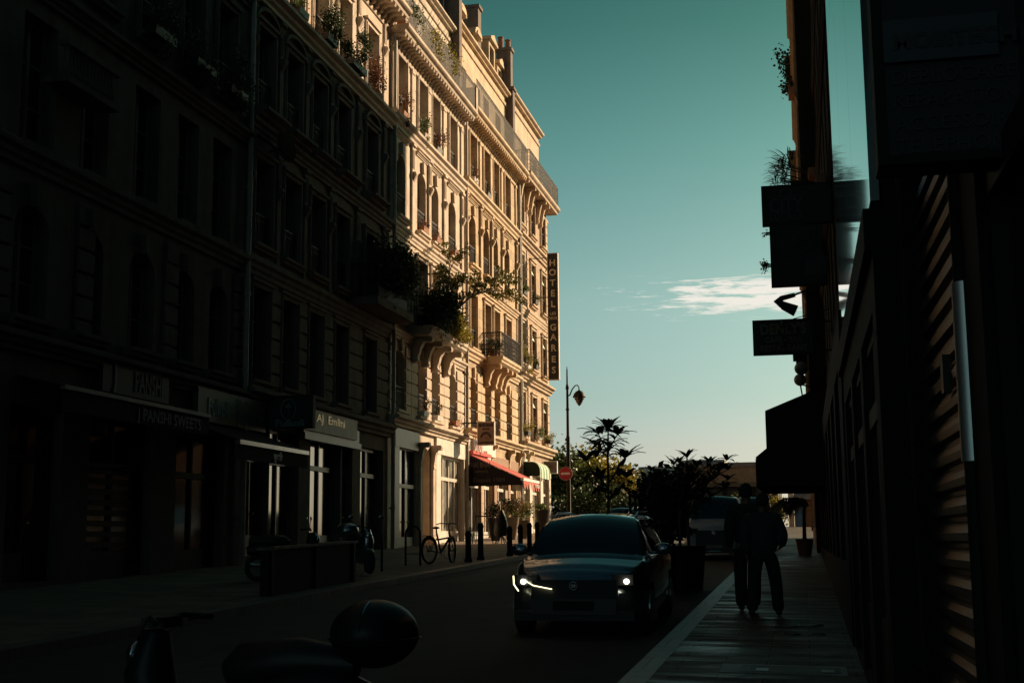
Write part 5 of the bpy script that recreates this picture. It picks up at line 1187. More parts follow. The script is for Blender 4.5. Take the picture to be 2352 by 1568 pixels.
    if rails:
        for s_ in (1, -1): b = MB(); e = hw - .33; b.tube([(s_ * e, ws[1] + .05, roof - .01), (s_ * e, ws[1] + .25, roof + .05), (s_ * e, rear[0] - .3, roof + .05), (s_ * e, rear[0] - .05, roof - .01)], .02, 6); b.build('roof_rail', steel, t, world=False, smooth=True)
    b = MB()
    for s_ in (1, -1): b.tube([(s_ * .55 - .45, ws[0] + .06, lerp_tab(belt, ws[0]) + .05), (s_ * .55 + .1, ws[0] + .16, lerp_tab(belt, ws[0]) + .10)], .009, 4)
    b.build('wiper', blackM, t, world=False)
    return t
carglass = mat('car glass', (0.006, 0.007, 0.009), 0.05, coat=1.0, var=0.0, spec=0.35)
paintD = mat('dark blue car paint', (0.27, 0.31, 0.36), 0.27, 0.9, coat=1.0, var=0.05)
paintS = mat('silver car paint', (0.30, 0.31, 0.33), 0.3, 0.5, coat=1.0, var=0.05)
paintW = mat('pale van paint', (0.42, 0.42, 0.44), 0.35, 0.1, coat=0.6, var=0.05)
paintB = mat('black car paint', (0.012, 0.012, 0.014), 0.25, 0.3, coat=0.6, var=0.05)
paintT = mat('beige car paint', (0.42, 0.36, 0.28), 0.35, 0.2, coat=0.8, var=0.05)
SUV = dict(L=4.4, hw=.92, belt=[(0, .68), (.12, .80), (.4, .89), (.8, .96), (1.2, 1.02), (3.4, 1.06), (4.2, 1.02), (4.4, .9)], roof=1.53, ws=(1.05, 1.95), rear=(3.6, 4.25))
HB = dict(L=4.1, hw=.88, belt=[(0, .68), (.15, .76), (.8, .88), (1.1, .94), (3.4, .98), (4.0, .95), (4.1, .8)], roof=1.45, ws=(.95, 1.75), rear=(3.3, 4.0))
VAN = dict(L=4.9, hw=.97, belt=[(0, .85), (.15, 1.0), (.6, 1.12), (.8, 1.20), (4.2, 1.22), (4.8, 1.2), (4.9, 1.0)], roof=1.92, ws=(.72, 1.45), rear=(4.7, 4.88))
make_car('parked_car', 'dark blue sport utility car facing the camera with its headlights lit', 'car', -2.95, 16.9, 0.0, paint=paintD, lights=True, rails=True, **SUV)
make_car('delivery_van', 'pale grey van facing the camera behind the leafy potted shrubs', 'van', -2.75, 41, 0, paint=paintW, rails=False, group='vehicles queued along the street', **VAN)
make_car('delivery_van', 'second van with roof bars half hidden behind the pale grey one', 'van', -2.0, 49, 0, paint=paintS, rails=True, group='vehicles queued along the street', **VAN)
make_car('parked_car', 'beige car seen side on beyond the corner of the tan hotel', 'car', -13.9, 80.5, -PI / 2, paint=paintT, group='cars at the far crossing', **HB)
make_car('parked_car', 'silver roofed car farther off, left of the lamp post', 'car', -17.5, 86.0, -PI / 2, paint=paintS, group='cars at the far crossing', **HB)
make_car('parked_car', 'dark car in the trees shade right of the lamp post', 'car', -9.4, 70.0, 0.2, paint=paintB, group='cars at the far crossing', **HB)
make_car('parked_car', 'dark car half hidden between the potted tree and the shrubs', 'car', -6.3, 52, 0.0, paint=paintB, group='vehicles queued along the street', **SUV)
make_car('parked_car', 'black hatchback behind the potted tree with its side lights catching the sun', 'car', -7.4, 60, 0.0, paint=paintB, group='vehicles queued along the street', **HB)

def scooter(name, label, x, y, rot, *, quiet=False, topcase=True, screen=False, group='two wheelers parked in the shade', roll=0.0, bodym=None, s=1.0, zoff=0):
    g = (rz if x > -8.5 else gz)(x, y) + zoff; t = thing(name, label, 'motorcycle', (x, y, g), rot, group); t.scale = (1, 1, 1)
    bm_ = bodym or mat('scooter shell', (.010, .010, .012), .45, .0, var=.05, spec=.35); R = .27
    for cx in (-.62, .66):
        b = MB(); b.ring((cx, 0, R), R - .055, .055, (0, 1, 0), 28, 10); w = b.build('wheel', rubber, t, world=False, smooth=True)
        b = MB(); b.lathe([(.17, -.03), (.19, 0), (.17, .03)], (0, 0, 0), 20); b.xf(Matrix.Translation((cx, 0, R)) @ Matrix.Rotation(PI / 2, 4, 'X')); b.build('rim', steel, w, world=False, smooth=True)
    b = MB(); b.tube([(-.85, 0, .62), (-.6, 0, .66), (-.25, 0, .60), (-.05, 0, .42), (.2, 0, .33), (.42, 0, .42), (.50, 0, .75), (.46, 0, .98)], [.08, .16, .17, .14, .13, .15, .15, .08], 14); b.build('body', bm_, t, world=False, smooth=True)
    b = MB(); b.tube([(.66, 0, R), (.56, 0, .55), (.47, 0, .92)], .03, 8); b.ball((.66, 0, .50), (.20, .075, .07), 12, 6); b.build('fork', steel, t, world=False, smooth=True)
    b = MB(); b.tube([(-.78, 0, .80), (-.45, 0, .82), (-.1, 0, .78), (.0, 0, .74)], [.08, .13, .14, .08], 12); b.build('seat', blackM, t, world=False, smooth=True)
    b = MB(); b.tube([(.28, -.36, 1.04), (.40, -.2, 1.06), (.45, 0, 1.02), (.40, .2, 1.06), (.28, .36, 1.04)], .018, 8); b.build('handlebar', iron, t, world=False, smooth=True)
    for sy in ((-1, 1) if not quiet else ()):
        b = MB(); b.tube([(.38, sy * .24, 1.06), (.40, sy * .34, 1.22)], .008, 5); b.ball((.40, sy * .36, 1.26), (.02, .07, .045), 10, 6); b.build('mirror', chrome, t, world=False, smooth=True)
    b = MB(); b.ball((.58, 0, .84), (.06, .09, .08), 12, 8); b.build('headlight', chrome, t, world=False, smooth=True)
    b = MB(); b.tube([(-.3, -.15, .30), (-.8, -.17, .34)], [.03, .05], 10); b.build('exhaust', chrome, t, world=False, smooth=True)
    if topcase:
        b = MB(); b.ball((-.88, 0, .97), (.25, .27, .19), 24, 14); b.build('top_case', bm_, t, world=False, smooth=True)
    if screen:
        n = 10; b = MB(); vs = []; fs = []
        for i in range(n + 1):
            for j in range(n + 1):
                a = -1.1 + 2.2 * i / n; h = j / n; w = .30 * (1 - .55 * h ** 2.2)
                vs.append((.52 - .16 * h - .10 * (1 - math.cos(a)), w * math.sin(a) / .89, .95 + .42 * h))
        for i in range(n):
            for j in range(n): q = i * (n + 1) + j; fs.append((q, q + 1, q + n + 2, q + n + 1))
        b.add(vs, fs); b.build('windscreen', paintB, t, world=False, smooth=True)
    return t
sc_ = scooter('motor_scooter', 'scooter standing across the bottom left corner, its rounded top case edged by a bright glint', -3.28, 7.2, PI, topcase=True, quiet=True)
b = MB(); b.tube([(-.88 - .0, .268 * math.sin(a), .97 + .192 * math.cos(a)) for a in [math.radians(18 + 5.5 * k) for k in range(13)]], .0045, 5); b.build('glint', chrome, sc_, world=False)  # chrome strip added in the shape of the highlight along the case
b = MB(); b.ring((-.88, 0, .95), .262, .006, (0, 0, 1), 40, 5); b.build('case_seam', blackM, sc_, world=False)
b = MB(); b.box(.36, .50, -.12, .12, 1.0, 1.06); b.tube([(.42, .2, 1.05), (.5, .15, .95), (.48, .02, .8)], .006, 4); b.tube([(.30, -.30, 1.05), (.36, -.20, 1.03)], .008, 5).tube([(.30, .30, 1.05), (.36, .20, 1.03)], .008, 5); b.build('instruments', blackM, sc_, world=False)
scooter('motor_scooter', 'scooter on the left pavement between the shaded shop and the bicycle', -9.9, 28.6, -.9, topcase=True, bodym=paintD)
scooter('motor_scooter', 'scooter farther down the left kerb in front of the dark shop doors', -10.4, 25.6, .5, topcase=False)

# ------------------------------------------------------------------ people
def skin(vs, es, rs, sub=2):
    me = bpy.data.meshes.new('s'); me.from_pydata(vs, es, []); o = bpy.data.objects.new('s', me); COL.objects.link(o)
    sk = o.modifiers.new('skin', 'SKIN'); sk.use_smooth_shade = True
    for i, r in enumerate(rs):
        me.skin_vertices[0].data[i].radius = (r, r) if not isinstance(r, tuple) else r
    me.skin_vertices[0].data[0].use_root = True
    sb = o.modifiers.new('sub', 'SUBSURF'); sb.levels = sub; sb.render_levels = sub
    dg = bpy.context.evaluated_depsgraph_get(); m2 = o.evaluated_get(dg).to_mesh(); b = MB(); b.v = [tuple(v.co) for v in m2.vertices]; b.f = [tuple(p.vertices) for p in m2.polygons]
    o.evaluated_get(dg).to_mesh_clear(); bpy.data.objects.remove(o); return b
class Sk:
    def __init__(s): s.v = []; s.e = []; s.r = []
    def chain(s, pts, rs, start=None):
        prev = start
        for p, r in zip(pts, rs):
            s.v.append(tuple(p)); s.r.append(r); i = len(s.v) - 1
            if prev is not None: s.e.append((prev, i))
            prev = i
        return prev
    def mesh(s, sub=2): return skin(s.v, s.e, s.r, sub)
skinm = mat('skin', (0.16, 0.09, 0.065), 0.6)
def person(label, x, y, rot, H, pose, jacket, trouser, hairm, w=1.0):
    g = gz(x, y); t = thing('person', label, 'person', (x, y, g), rot, 'people walking away on the right pavement'); k = H / 1.75
    P = {a: Vector(c) * k for a, c in pose.items()}
    # facing +y (away from the camera)
    s = Sk(); pel = s.chain([P['pelvis']], [(.13 * w * k, .10 * k)]); sp = s.chain([P['waist'], P['chest'], P['neck']], [(.13 * w * k, .09 * k), (.155 * w * k, .10 * k), .055 * k], pel)
    hd = s.chain([P['neck2'], P['head'], P['crown']], [.052 * k, .088 * k, .075 * k], sp)
    che = 2
    for S_ in 'LR':
        s.chain([P['hip' + S_], P['knee' + S_], P['ank' + S_], P['toe' + S_]], [.085 * k, .058 * k, .040 * k, .032 * k], pel)
        hand = s.chain([P['sh' + S_], P['elb' + S_], P['wri' + S_], P['palm' + S_]], [.055 * k, .040 * k, .028 * k, (.035 * k, .018 * k)], che)
        pal = P['palm' + S_]; d = (pal - P['wri' + S_]).normalized(); side = Vector((0, 1, 0)); inw = Vector((-1 if S_ == 'R' else 1, 0, 0))
        for i, ln in enumerate((.070, .082, .076, .060)):
            b0 = pal + side * (.026 - .0175 * i) * k + d * .035 * k
            s.chain([b0, b0 + (d * .5 + inw * .12) * ln * k, b0 + (d * .86 + inw * .42) * ln * k], [.0095 * k, .009 * k, .0075 * k], hand)
        b0 = P['wri' + S_] + d * .03 * k + side * .025 * k; s.chain([b0, b0 + (side * .7 + d * .6) * .035 * k, b0 + (side * .7 + d * 1.3) * .05 * k], [.011 * k, .010 * k, .008 * k], hand)
    s.mesh(2).build('body', skinm, t, world=False, smooth=True)
    s = Sk(); c = s.chain([P['waist'] + Vector((0, 0, -.24 * k)), P['waist'], P['chest'], P['chest'] + Vector((0, 0, .12 * k)), P['neck'] + Vector((0, 0, -.01))], [(.19 * w * k, .15 * k), (.185 * w * k, .145 * k), (.20 * w * k, .145 * k), (.17 * w * k, .12 * k), .078 * k])
    for S_ in 'LR': s.chain([P['sh' + S_], P['elb' + S_], P['wri' + S_] * .985 + P['elb' + S_] * .015], [.095 * k, .078 * k, .058 * k], 3)
    s.mesh(2).build('jacket', jacket, t, world=False, smooth=True)
    s = Sk(); c = s.chain([P['pelvis'] + Vector((0, 0, .08 * k)), P['pelvis']], [(.15 * w * k, .115 * k), (.16 * w * k, .125 * k)])
    for S_ in 'LR': s.chain([P['hip' + S_], P['knee' + S_], P['ank' + S_] + Vector((0, 0, -.04 * k))], [.120 * k, .098 * k, .088 * k], 1)
    s.mesh(2).build('trousers', trouser, t, world=False, smooth=True)
    for S_ in 'LR':
        a = P['ank' + S_]; tt = P['toe' + S_]; s = Sk(); s.chain([a + Vector((0, -.045, -.03)) * k, a + Vector((0, 0, -.035)) * k, (a + tt) / 2 + Vector((0, 0, -.01)) * k, tt], [.042 * k, .048 * k, .046 * k, .036 * k]); s.mesh(2).build('shoe', blackM, t, world=False, smooth=True)
    c = P['head'] + Vector((0, -.012, .035)) * k; b = MB(); b.ball(c, (.098 * k, .108 * k, .115 * k), 20, 14); b.build('hair', hairm, t, world=False, smooth=True)
    f = MB(); hc = P['head']
    for sx in (-1, 1): f.ball(hc + Vector((sx * .092, .01, -.02)) * k, (.012 * k, .028 * k, .034 * k), 8, 6)
    f.build('ear', skinm, t, world=False, smooth=True)
    f = MB(); f.tube([hc + Vector((0, .085, .01)) * k, hc + Vector((0, .115, -.03)) * k, hc + Vector((0, .09, -.04)) * k], [.010 * k, .018 * k, .012 * k], 8); f.build('nose', skinm, t, world=False, smooth=True)
    f = MB()
    for sx in (-1, 1): f.ball(hc + Vector((sx * .033, .083, .012)) * k, (.013 * k, .008 * k, .008 * k), 8, 6)
    f.build('eyes', mat('eye', (.3, .28, .26), .3), t, world=False, smooth=True)
    f = MB(); f.tube([hc + Vector((-.028, .083, -.062)) * k, hc + Vector((0, .090, -.064)) * k, hc + Vector((.028, .083, -.062)) * k], .007 * k, 6); f.build('mouth', mat('lips', (.3, .12, .1), .5), t, world=False, smooth=True)
    return t
poseA = dict(pelvis=(0, 0, .95), waist=(0, .02, 1.10), chest=(0, .04, 1.32), neck=(0, .05, 1.47), neck2=(0, .06, 1.52), head=(.01, .08, 1.63), crown=(.01, .08, 1.69),
    hipL=(-.10, 0, .88), kneeL=(-.15, .04, .50), ankL=(-.19, -.05, .10), toeL=(-.21, .10, .035), hipR=(.10, 0, .88), kneeR=(.16, .12, .50), ankR=(.185, .10, .09), toeR=(.20, .26, .035),
    shL=(-.20, .04, 1.40), elbL=(-.27, -.02, 1.12), wriL=(-.24, .05, .88), palmL=(-.235, .07, .82), shR=(.20, .04, 1.40), elbR=(.30, .0, 1.14), wriR=(.26, .16, 1.0), palmR=(.23, .21, .97))
poseB = dict(pelvis=(0, 0, .95), waist=(0, .01, 1.10), chest=(0, .02, 1.32), neck=(0, .03, 1.48), neck2=(0, .03, 1.53), head=(0, .04, 1.635), crown=(0, .04, 1.695),
    hipL=(-.10, 0, .88), kneeL=(-.11, .10, .50), ankL=(-.11, .12, .09), toeL=(-.12, .27, .035), hipR=(.10, 0, .88), kneeR=(.09, .02, .49), ankR=(.08, -.12, .11), toeR=(.08, .02, .035),
    shL=(-.20, .02, 1.40), elbL=(-.25, -.06, 1.12), wriL=(-.24, .04, .88), palmL=(-.235, .06, .82), shR=(.20, .02, 1.40), elbR=(.24, -.05, 1.12), wriR=(.22, .02, .87), palmR=(.22, .04, .81))
jkA = mat('dark blue grey jacket', (0.028, 0.030, 0.038), 0.85, bump=.3, bscale=60); jkB = mat('black coat', (0.014, 0.014, 0.016), 0.9, bump=.3, bscale=60)
trs = mat('black trousers', (0.012, 0.012, 0.014), 0.9); hairb = mat('dark hair', (0.012, 0.010, 0.008), 0.7, bump=.5, bscale=150)
person('person on the right of the walking pair, broad dark jacket, legs apart mid stride', -.60, 19.4, .0, 1.74, poseA, jkA, trs, hairb, 1.22)
person('taller person in a black coat on the left of the walking pair', -.86, 20.2, .0, 1.88, poseB, jkB, trs, hairb, 1.08)

# ------------------------------------------------------------------ tall potted plants in the parking lane
def whorl_tree(name, label, x, y, trunk, branches, L, w, nr, potr=.3, poth=.55, m_=leafB, group=None):
    g = rz(x, y) if -8.5 < x < -1.7 else gz(x, y); t = thing(name, label, 'plant', (x, y, g), 0, group)
    b = MB(); b.lathe([(potr * .75, 0), (potr, poth), (potr * 1.05, poth + .02), (potr * .9, poth)], (x, y, g), 18); b.build('pot', blackM, t, smooth=True)
    o = Vector((x, y, g)); b = MB(); lf = MB(); r = random.Random(int(x * 100))
    b.tube([o + Vector(p) for p in trunk], [.035 - .02 * i / (len(trunk) - 1) for i in range(len(trunk))], 7)
    rosette(lf, o + Vector(trunk[-1]), nr + 3, L, w, 1.0, .9, r)
    for pts in branches:
        q = [o + Vector(p) for p in pts]; b.tube(q, [.018 - .009 * i / max(1, len(q) - 1) for i in range(len(q))], 5)
        rosette(lf, q[-1], nr, L, w, .8, 1.0, r)
        for p in q[1:-1]: rosette(lf, p, nr // 2, L * .9, w, .1, 1.2, r)
    for pts in branches + [trunk]:
        for k in range(9):
            i_ = r.randrange(len(pts) - 1); u_ = r.random(); q = (o + Vector(pts[i_])) * (1 - u_) + (o + Vector(pts[i_ + 1])) * u_
            if q.z < g + 1.3: continue
            a = r.uniform(0, 6.28); blade(lf, q, (math.cos(a), math.sin(a), r.uniform(-.5, .9)), L * r.uniform(.35, 1.0), w * r.uniform(.5, .9), r.uniform(.4, 1.5))
            e_ = q + Vector((math.cos(a), math.sin(a), .8)) * r.uniform(.06, .2); b.tube([q, e_], .004, 3)
    b.build('trunk', bark, t); lf.build('foliage', m_, t, smooth=True)
    return t
k_ = 26; g_ = rz(-3.85, k_)
def loc(px, py, x0, y0, D): p = at(px, py, D); return (p.x - x0, D - y0, p.z - rz(x0, y0))
X0 = at(1397, 1300, 26).x
tr = [(0, 0, .4), loc(1398, 1200, X0, 26, 26), loc(1397, 1100, X0, 26, 26), loc(1396, 1040, X0, 26, 26), loc(1397, 985, X0, 26, 26)]
br = [[loc(1397, 1050, X0, 26, 26), loc(1378, 1035, X0, 26, 26.1), loc(1368, 1022, X0, 26, 26.2)], [loc(1397, 1120, X0, 26, 26), loc(1365, 1085, X0, 26, 26.2), loc(1345, 1058, X0, 26, 26.4)],
      [loc(1398, 1110, X0, 26, 26), loc(1420, 1075, X0, 26, 25.9), loc(1437, 1050, X0, 26, 25.8)], [loc(1396, 1040, X0, 26, 26), loc(1382, 1012, X0, 26, 25.8), loc(1374, 995, X0, 26, 25.7)],
      [loc(1396, 1040, X0, 26, 26), loc(1408, 1015, X0, 26, 26.1), loc(1418, 997, X0, 26, 26.2)], [loc(1398, 1150, X0, 26, 26), loc(1425, 1120, X0, 26, 26.2), loc(1440, 1095, X0, 26, 26.3)], [loc(1398, 1150, X0, 26, 26), loc(1385, 1120, X0, 26, 26.2), loc(1378, 1100, X0, 26, 26.3)]]
whorl_tree('potted_tree', 'tall thin potted plant with whorls of long drooping leaves, standing alone behind the car', X0, 26, tr, br, .40, .115, 14, group='tall potted plants in the parking lane')
for n_, (pxs, sd, lab) in enumerate((((1495, 1525, 1468, 1545), 1, 'wide potted shrub with narrow leaves, leftmost of the dark clump'), ((1560, 1585, 1545, 1600), 2, 'potted shrub with spiky leaf tufts in the middle of the dark clump'), ((1578, 1655, 1600, 1672), 3, 'potted shrub with broad upright leaf tufts at the right end of the dark clump'))):
    r = random.Random(sd * 5); x0 = at(pxs[0], 1300, 26.4).x if n_ != 0 else at(1515, 1300, 26.4).x; y0 = 26.4 + .3 * n_
    tops = {0: 1080, 1: 1062, 2: 1050}[n_]
    tr = [(0, 0, .5), loc(pxs[0], 1150, x0, y0, y0), loc(pxs[0], tops, x0, y0, y0)]
    br = []
    for k in range(15):
        px = r.uniform(pxs[2], pxs[3]); py = r.uniform(tops + 5, 1150); pd = y0 + r.uniform(-.35, .35)
        br.append([loc(pxs[0], min(1185, py + 70), x0, y0, y0), loc((px + pxs[0]) / 2, py + 25, x0, y0, (pd + y0) / 2), loc(px, py, x0, y0, pd)])
    whorl_tree('potted_shrub', lab, x0, y0, tr, br, .26 if n_ else .20, .055 if n_ < 2 else .075, 10, .34, .85, group='tall potted plants in the parking lane')
t = thing('potted_shrub', 'dense low dark shrub mass under the leaf tufts in front of the van', 'plant', (-2.8, 27.3, rz(-2.8, 27.3)), 0, 'tall potted plants in the parking lane')
b = MB(); leaves(b, (at(1525, 1150, 27.3).x, 27.3, 2.25), (.55, .5, .62), 2600, .13, 16, random.Random(31), 1.5); b.build('foliage', leafB, t)
b = MB(); b.box(-3.6, -2.9, 27.0, 27.6, rz(-2.8, 27.3), rz(-2.8, 27.3) + .7); b.build('pot', blackM, t)
b = MB()
for k in range(6): b.tube([(-3.5 + k * .09, 27.3, rz(-2.8, 27.3) + .6), (-3.55 + k * .12, 27.3, 2.6)], .03, 5)
b.build('stems', bark, t)

# ------------------------------------------------------------------ right side: bracket signs, awnings, plants
def rsign(label, y, x0, x1, z0, z1, m_=boardD, th=.14): return perp_box('shop_sign', label, 'sign', x0, x1, y, z0, z1, m_, frameD, th)
s1 = rsign('dark projecting sign with a suitcase outline and the words CITY LOCKER', 30, at(1748, 430, 30).x, wx(30), at(1748, 521, 30).z, at(1748, 430, 30).z)
D1 = 30; cx1 = at(1806, 470, D1).x; Y = D1 - .09; q_ = D1 / 29
text('CITY', .34 * q_, facing_cam((cx1, Y, at(1806, 489, D1).z)), faint, s1, width=.74 * q_, bold=.010)
text('LOCKER', .19 * q_, facing_cam((cx1, Y, at(1806, 507, D1).z)), faint, s1, width=.72 * q_, bold=.005)
zc = at(1806, 454, D1).z
def bx_(x0, x1, z0, z1): b.box(cx1 + x0 * q_, cx1 + x1 * q_, Y - .006, Y, zc + z0 * q_, zc + z1 * q_)
b = MB(); bx_(-.42, .42, 0, .02); bx_(-.42, .42, -.66, -.645); bx_(-.14, -.115, .021, .15); bx_(.115, .14, .021, .15); bx_(-.14, .14, .151, .175); b.build('emblem', faint, s1)
D2 = 38
s2 = rsign('large dark projecting bakery sign with faded dough artwork under the locker sign', D2, at(1767, 520, D2).x, wx(D2), at(1767, 661, D2).z, at(1767, 520, D2).z)
cx2 = at(1845, 600, D2).x; Y = D2 - .09; q_ = D2 / 26.9
vf = mat('very faint lettering', (.04, .04, .042), .7)
text('ARTISAN', .16 * q_, facing_cam((cx2, Y, at(1840, 632, D2).z)), vf, s2, width=.75 * q_)
text('BOULANGERIE', .17 * q_, facing_cam((cx2, Y, at(1840, 652, D2).z)), vf, s2, width=1.0 * q_)
b = MB(); cc = at(1845, 570, D2)
for k in range(7):
    q = [(cx2 + (-.45 + .15 * k) * q_, Y, cc.z + (-.35 + .07 * k) * q_), (cx2 + (-.30 + .15 * k) * q_, Y, cc.z + (.0 + .06 * (k % 3)) * q_), (cx2 + (-.1 + .12 * k) * q_, Y, cc.z + (.15 + .05 * (k % 2)) * q_), (cx2 + .10 * k * q_, Y, cc.z + .32 * q_)]; q = [(min(a, wx(D2) - .06), y_, z_) for a, y_, z_ in q]
    b.tube(q, [.007, .025, .022, .007], 4)
b.build('artwork', mat('faded artwork', (.045, .043, .045), .8), s2)
s3 = rsign('dark projecting sign with gold lettering for the café bar restaurant', 36, at(1728, 737, 36).x, 0.45, at(1728, 817, 36).z, at(1728, 737, 36).z)
b = MB(); b.tube([(0.45, 36, at(1728, 745, 36).z), (0.9, 36, at(1728, 745, 36).z)], .03, 6).tube([(0.45, 36, at(1728, 810, 36).z), (0.9, 36, at(1728, 810, 36).z)], .03, 6); b.build('bracket', iron, s3)
Y = 35.91; cx3 = at(1800, 780, 36).x
text("DENLY'S", .29, facing_cam((cx3, Y, at(1800, 767, 36).z)), gold, s3, width=1.22, bold=.012)
text('CAFÉ - BAR', .155, facing_cam((cx3 - .0, Y, at(1800, 786, 36).z)), gold, s3, width=1.0, bold=.004)
text('RESTAURANT', .165, facing_cam((cx3, Y, at(1800, 806, 36).z)), gold, s3, width=1.25, bold=.006)
for zz, n_ in ((at(1800, 745, 35.4).z, 0), (at(1800, 792, 35.4).z, 1)):
    t = thing('spot_lamp', ('upper', 'lower')[n_] + ' small spot lamp on a thin arm in front of the gold lettered sign', 'lamp', (cx3, 35.4, zz))
    b = MB(); b.tube([(wx(35.2), 35.2, zz + .35), (cx3 + .1, 35.3, zz + .08)], .012, 5); b.build('arm', iron, t)
    b = MB(); b.lathe([(.03, .1), (.07, .04), (.09, -.06)], (cx3 + .0, 35.4, zz), 12); b.build('shade', blackM, t)
s4 = perp_box('shop_sign', 'tall dark phone repair sign near the camera with a pale MOBITECH panel', 'sign', .322, .90, 5.0, 2.97, 4.05, boardD, frameD, .16); s4['label'] = 'tall dark phone repair sign nearest the camera at the upper right'
b = MB(); p0 = at(2030, 135, 4.9); p1 = at(2290, 48, 4.9); b.box(p0.x, min(p1.x, .87), 4.895, 4.905, p0.z - .02, p0.z + .145); b.build('name_panel', mat('dull blue panel', (.035, .042, .055), .6), s4)
text('MOBITECH', .06, facing_cam(((p0.x + .87) / 2, 4.893, p0.z + .03)), blackM, s4, width=.44, bold=.004, extrude=.002)
for w_, py_ in (('DEBLOCAGE', 205), ('REPARATION', 258), ('ACCESSOIRE', 312), ('TELEPHONE', 362)):
    text(w_, .058, facing_cam((.61, 4.915, at(2150, py_, 5).z)), mat('very faint lettering', (.04, .04, .042), .7), s4, width=.44, extrude=.002)
def rawning(label, y0, y1, zt, zf, zb, xo, dx=0.0):
    t = thing('awning', label, 'awning', (wx(y0), y0, zb), 0, 'dark awnings along the right wall')
    b = MB(); b.prism([(wx(y0), zt), (xo, zf), (xo + .03, zf - .04), (wx(y0), zt - .05)], lambda a, c, q: (a, q, c), y0, y1); b.build('canopy', darkcloth, t)
    for yy in (y0, y1 - .03): b = MB(); b.prism([(wx(y0), zt - .04), (xo + .02, zf - .03), (xo + .02, zb), (wx(y0), zb)], lambda a, c, q: (a, q, c), yy, yy + .03); b.build('cheek', darkcloth, t)
    b = MB(); b.box(xo, xo + .02, y0 + .02, y1, zb, zf - .03); b.build('valance', darkcloth, t)
    return t
a1 = at(1757, 943, 38.7); a1t = at(1870, 888, 38.7); rawning('upper dark awning with a steep front drop, farther along the right wall', 38.7, 44.0, a1t.z + .1, a1.z, at(1757, 1118, 38.7).z, a1.x)
a2 = at(1735, 1050, 31.3); rawning('lower dark awning jutting out nearer over the walkers', 31.3, 37.0, 5.05, a2.z, at(1737, 1116, 31.3).z, a2.x)
# bracket lamp above the gold sign
t = thing('wall_lamp', 'dark swan necked lamp against the cloud, above the gold lettered sign', 'lamp', tuple(at(1828, 685, 36)))
P_ = lambda px, py: at(px, py, 36)
b = MB(); b.tube([P_(1885, 655), P_(1830, 675), P_(1812, 684)], .03, 6).tube([P_(1826, 677), P_(1795, 685), P_(1783, 692), P_(1795, 702)], [.06, .075, .08, .07], 8); b.build('arm', blackM, t, smooth=True)
b = MB(); b.tube([P_(1785, 690), P_(1800, 702), P_(1828, 714)], [.05, .12, .16], 10); b.box(P_(1826, 0).x, wx(36), 35.9, 36.1, P_(0, 722).z, P_(0, 690).z); b.build('shade', blackM, t)
for n_, (px, py, y) in enumerate(((1840, 846, 44), (1838, 872, 47))):
    p = at(px, py, y); t = thing('globe_lamp', ('nearer', 'farther')[n_] + ' round frosted globe lamp under the small balcony', 'lamp', tuple(p), 0, 'globe lamps on the right wall')
    b = MB(); b.ball(p, .22, 18, 12); b.build('globe', mat('frosted globe', (.12, .12, .13), .5), t, smooth=True)
    b = MB(); b.tube([p + Vector((0, 0, -.2)), p + Vector((.05, 0, -.55)), Vector((wx(y), y, p.z - .8))], .03, 6); b.build('arm', iron, t)
def rplant(label, px, py, y, rad, n, size=.12, m_=leafD, elong=1.0, blades=False, name='balcony_plant'):
    p = at(px, py, y); t = thing(name, label, 'plant', (wx(y), y, p.z - rad[2]), 0, 'plants hanging off the right facade')
    b = MB(); r = random.Random(int(px + py))
    if blades:
        for k in range(n):
            q = p + Vector((r.uniform(-.4, .6) * rad[0], r.uniform(-1, 1) * rad[1], r.uniform(-.9, .3) * rad[2])); blade(b, q, (r.uniform(-1.3, .3), r.uniform(-.5, .5), r.uniform(-.1, 1.0)), size * r.uniform(.7, 1.3), size * .10, .8)
    else: leaves(b, p, rad, n, size, 9, r, elong)
    b.build('foliage', m_, t)
    b = MB(); b.box(wx(y) - .32, wx(y), y - .5, y + .5, p.z - rad[2] - .12, p.z - rad[2] + .15); b.build('pot', terra, t)
    b = MB()
    for k in range(5): b.tube([(wx(y) - .15, y, p.z - rad[2]), tuple(p + Vector((r.uniform(-.5, .4) * rad[0], r.uniform(-.5, .5) * rad[1], r.uniform(-.3, .7) * rad[2])))], .015, 4)
    b.build('stems', bark, t)
rplant('broad leafed shrub silhouetted against the sky high on the right facade', 1808, 165, 54, (.62, .7, 1.0), 750, .15, leafD)
rplant('spiky grass-like plant silhouetted above the locker sign', 1800, 378, 44, (.55, .6, .45), 110, .5, leafB, blades=True)
rplant('wispy dry grasses along the top of the locker sign', 1790, 412, 31, (.45, .5, .22), 130, .22, leafR, blades=True)
rplant('small twiggy tuft beside the edge of the bakery sign', 1757, 610, 40, (.22, .3, .2), 90, .08, leafD)
rplant('tiny sprig under the corner of the locker sign', 1757, 537, 40, (.14, .2, .1), 30, .06, leafD)
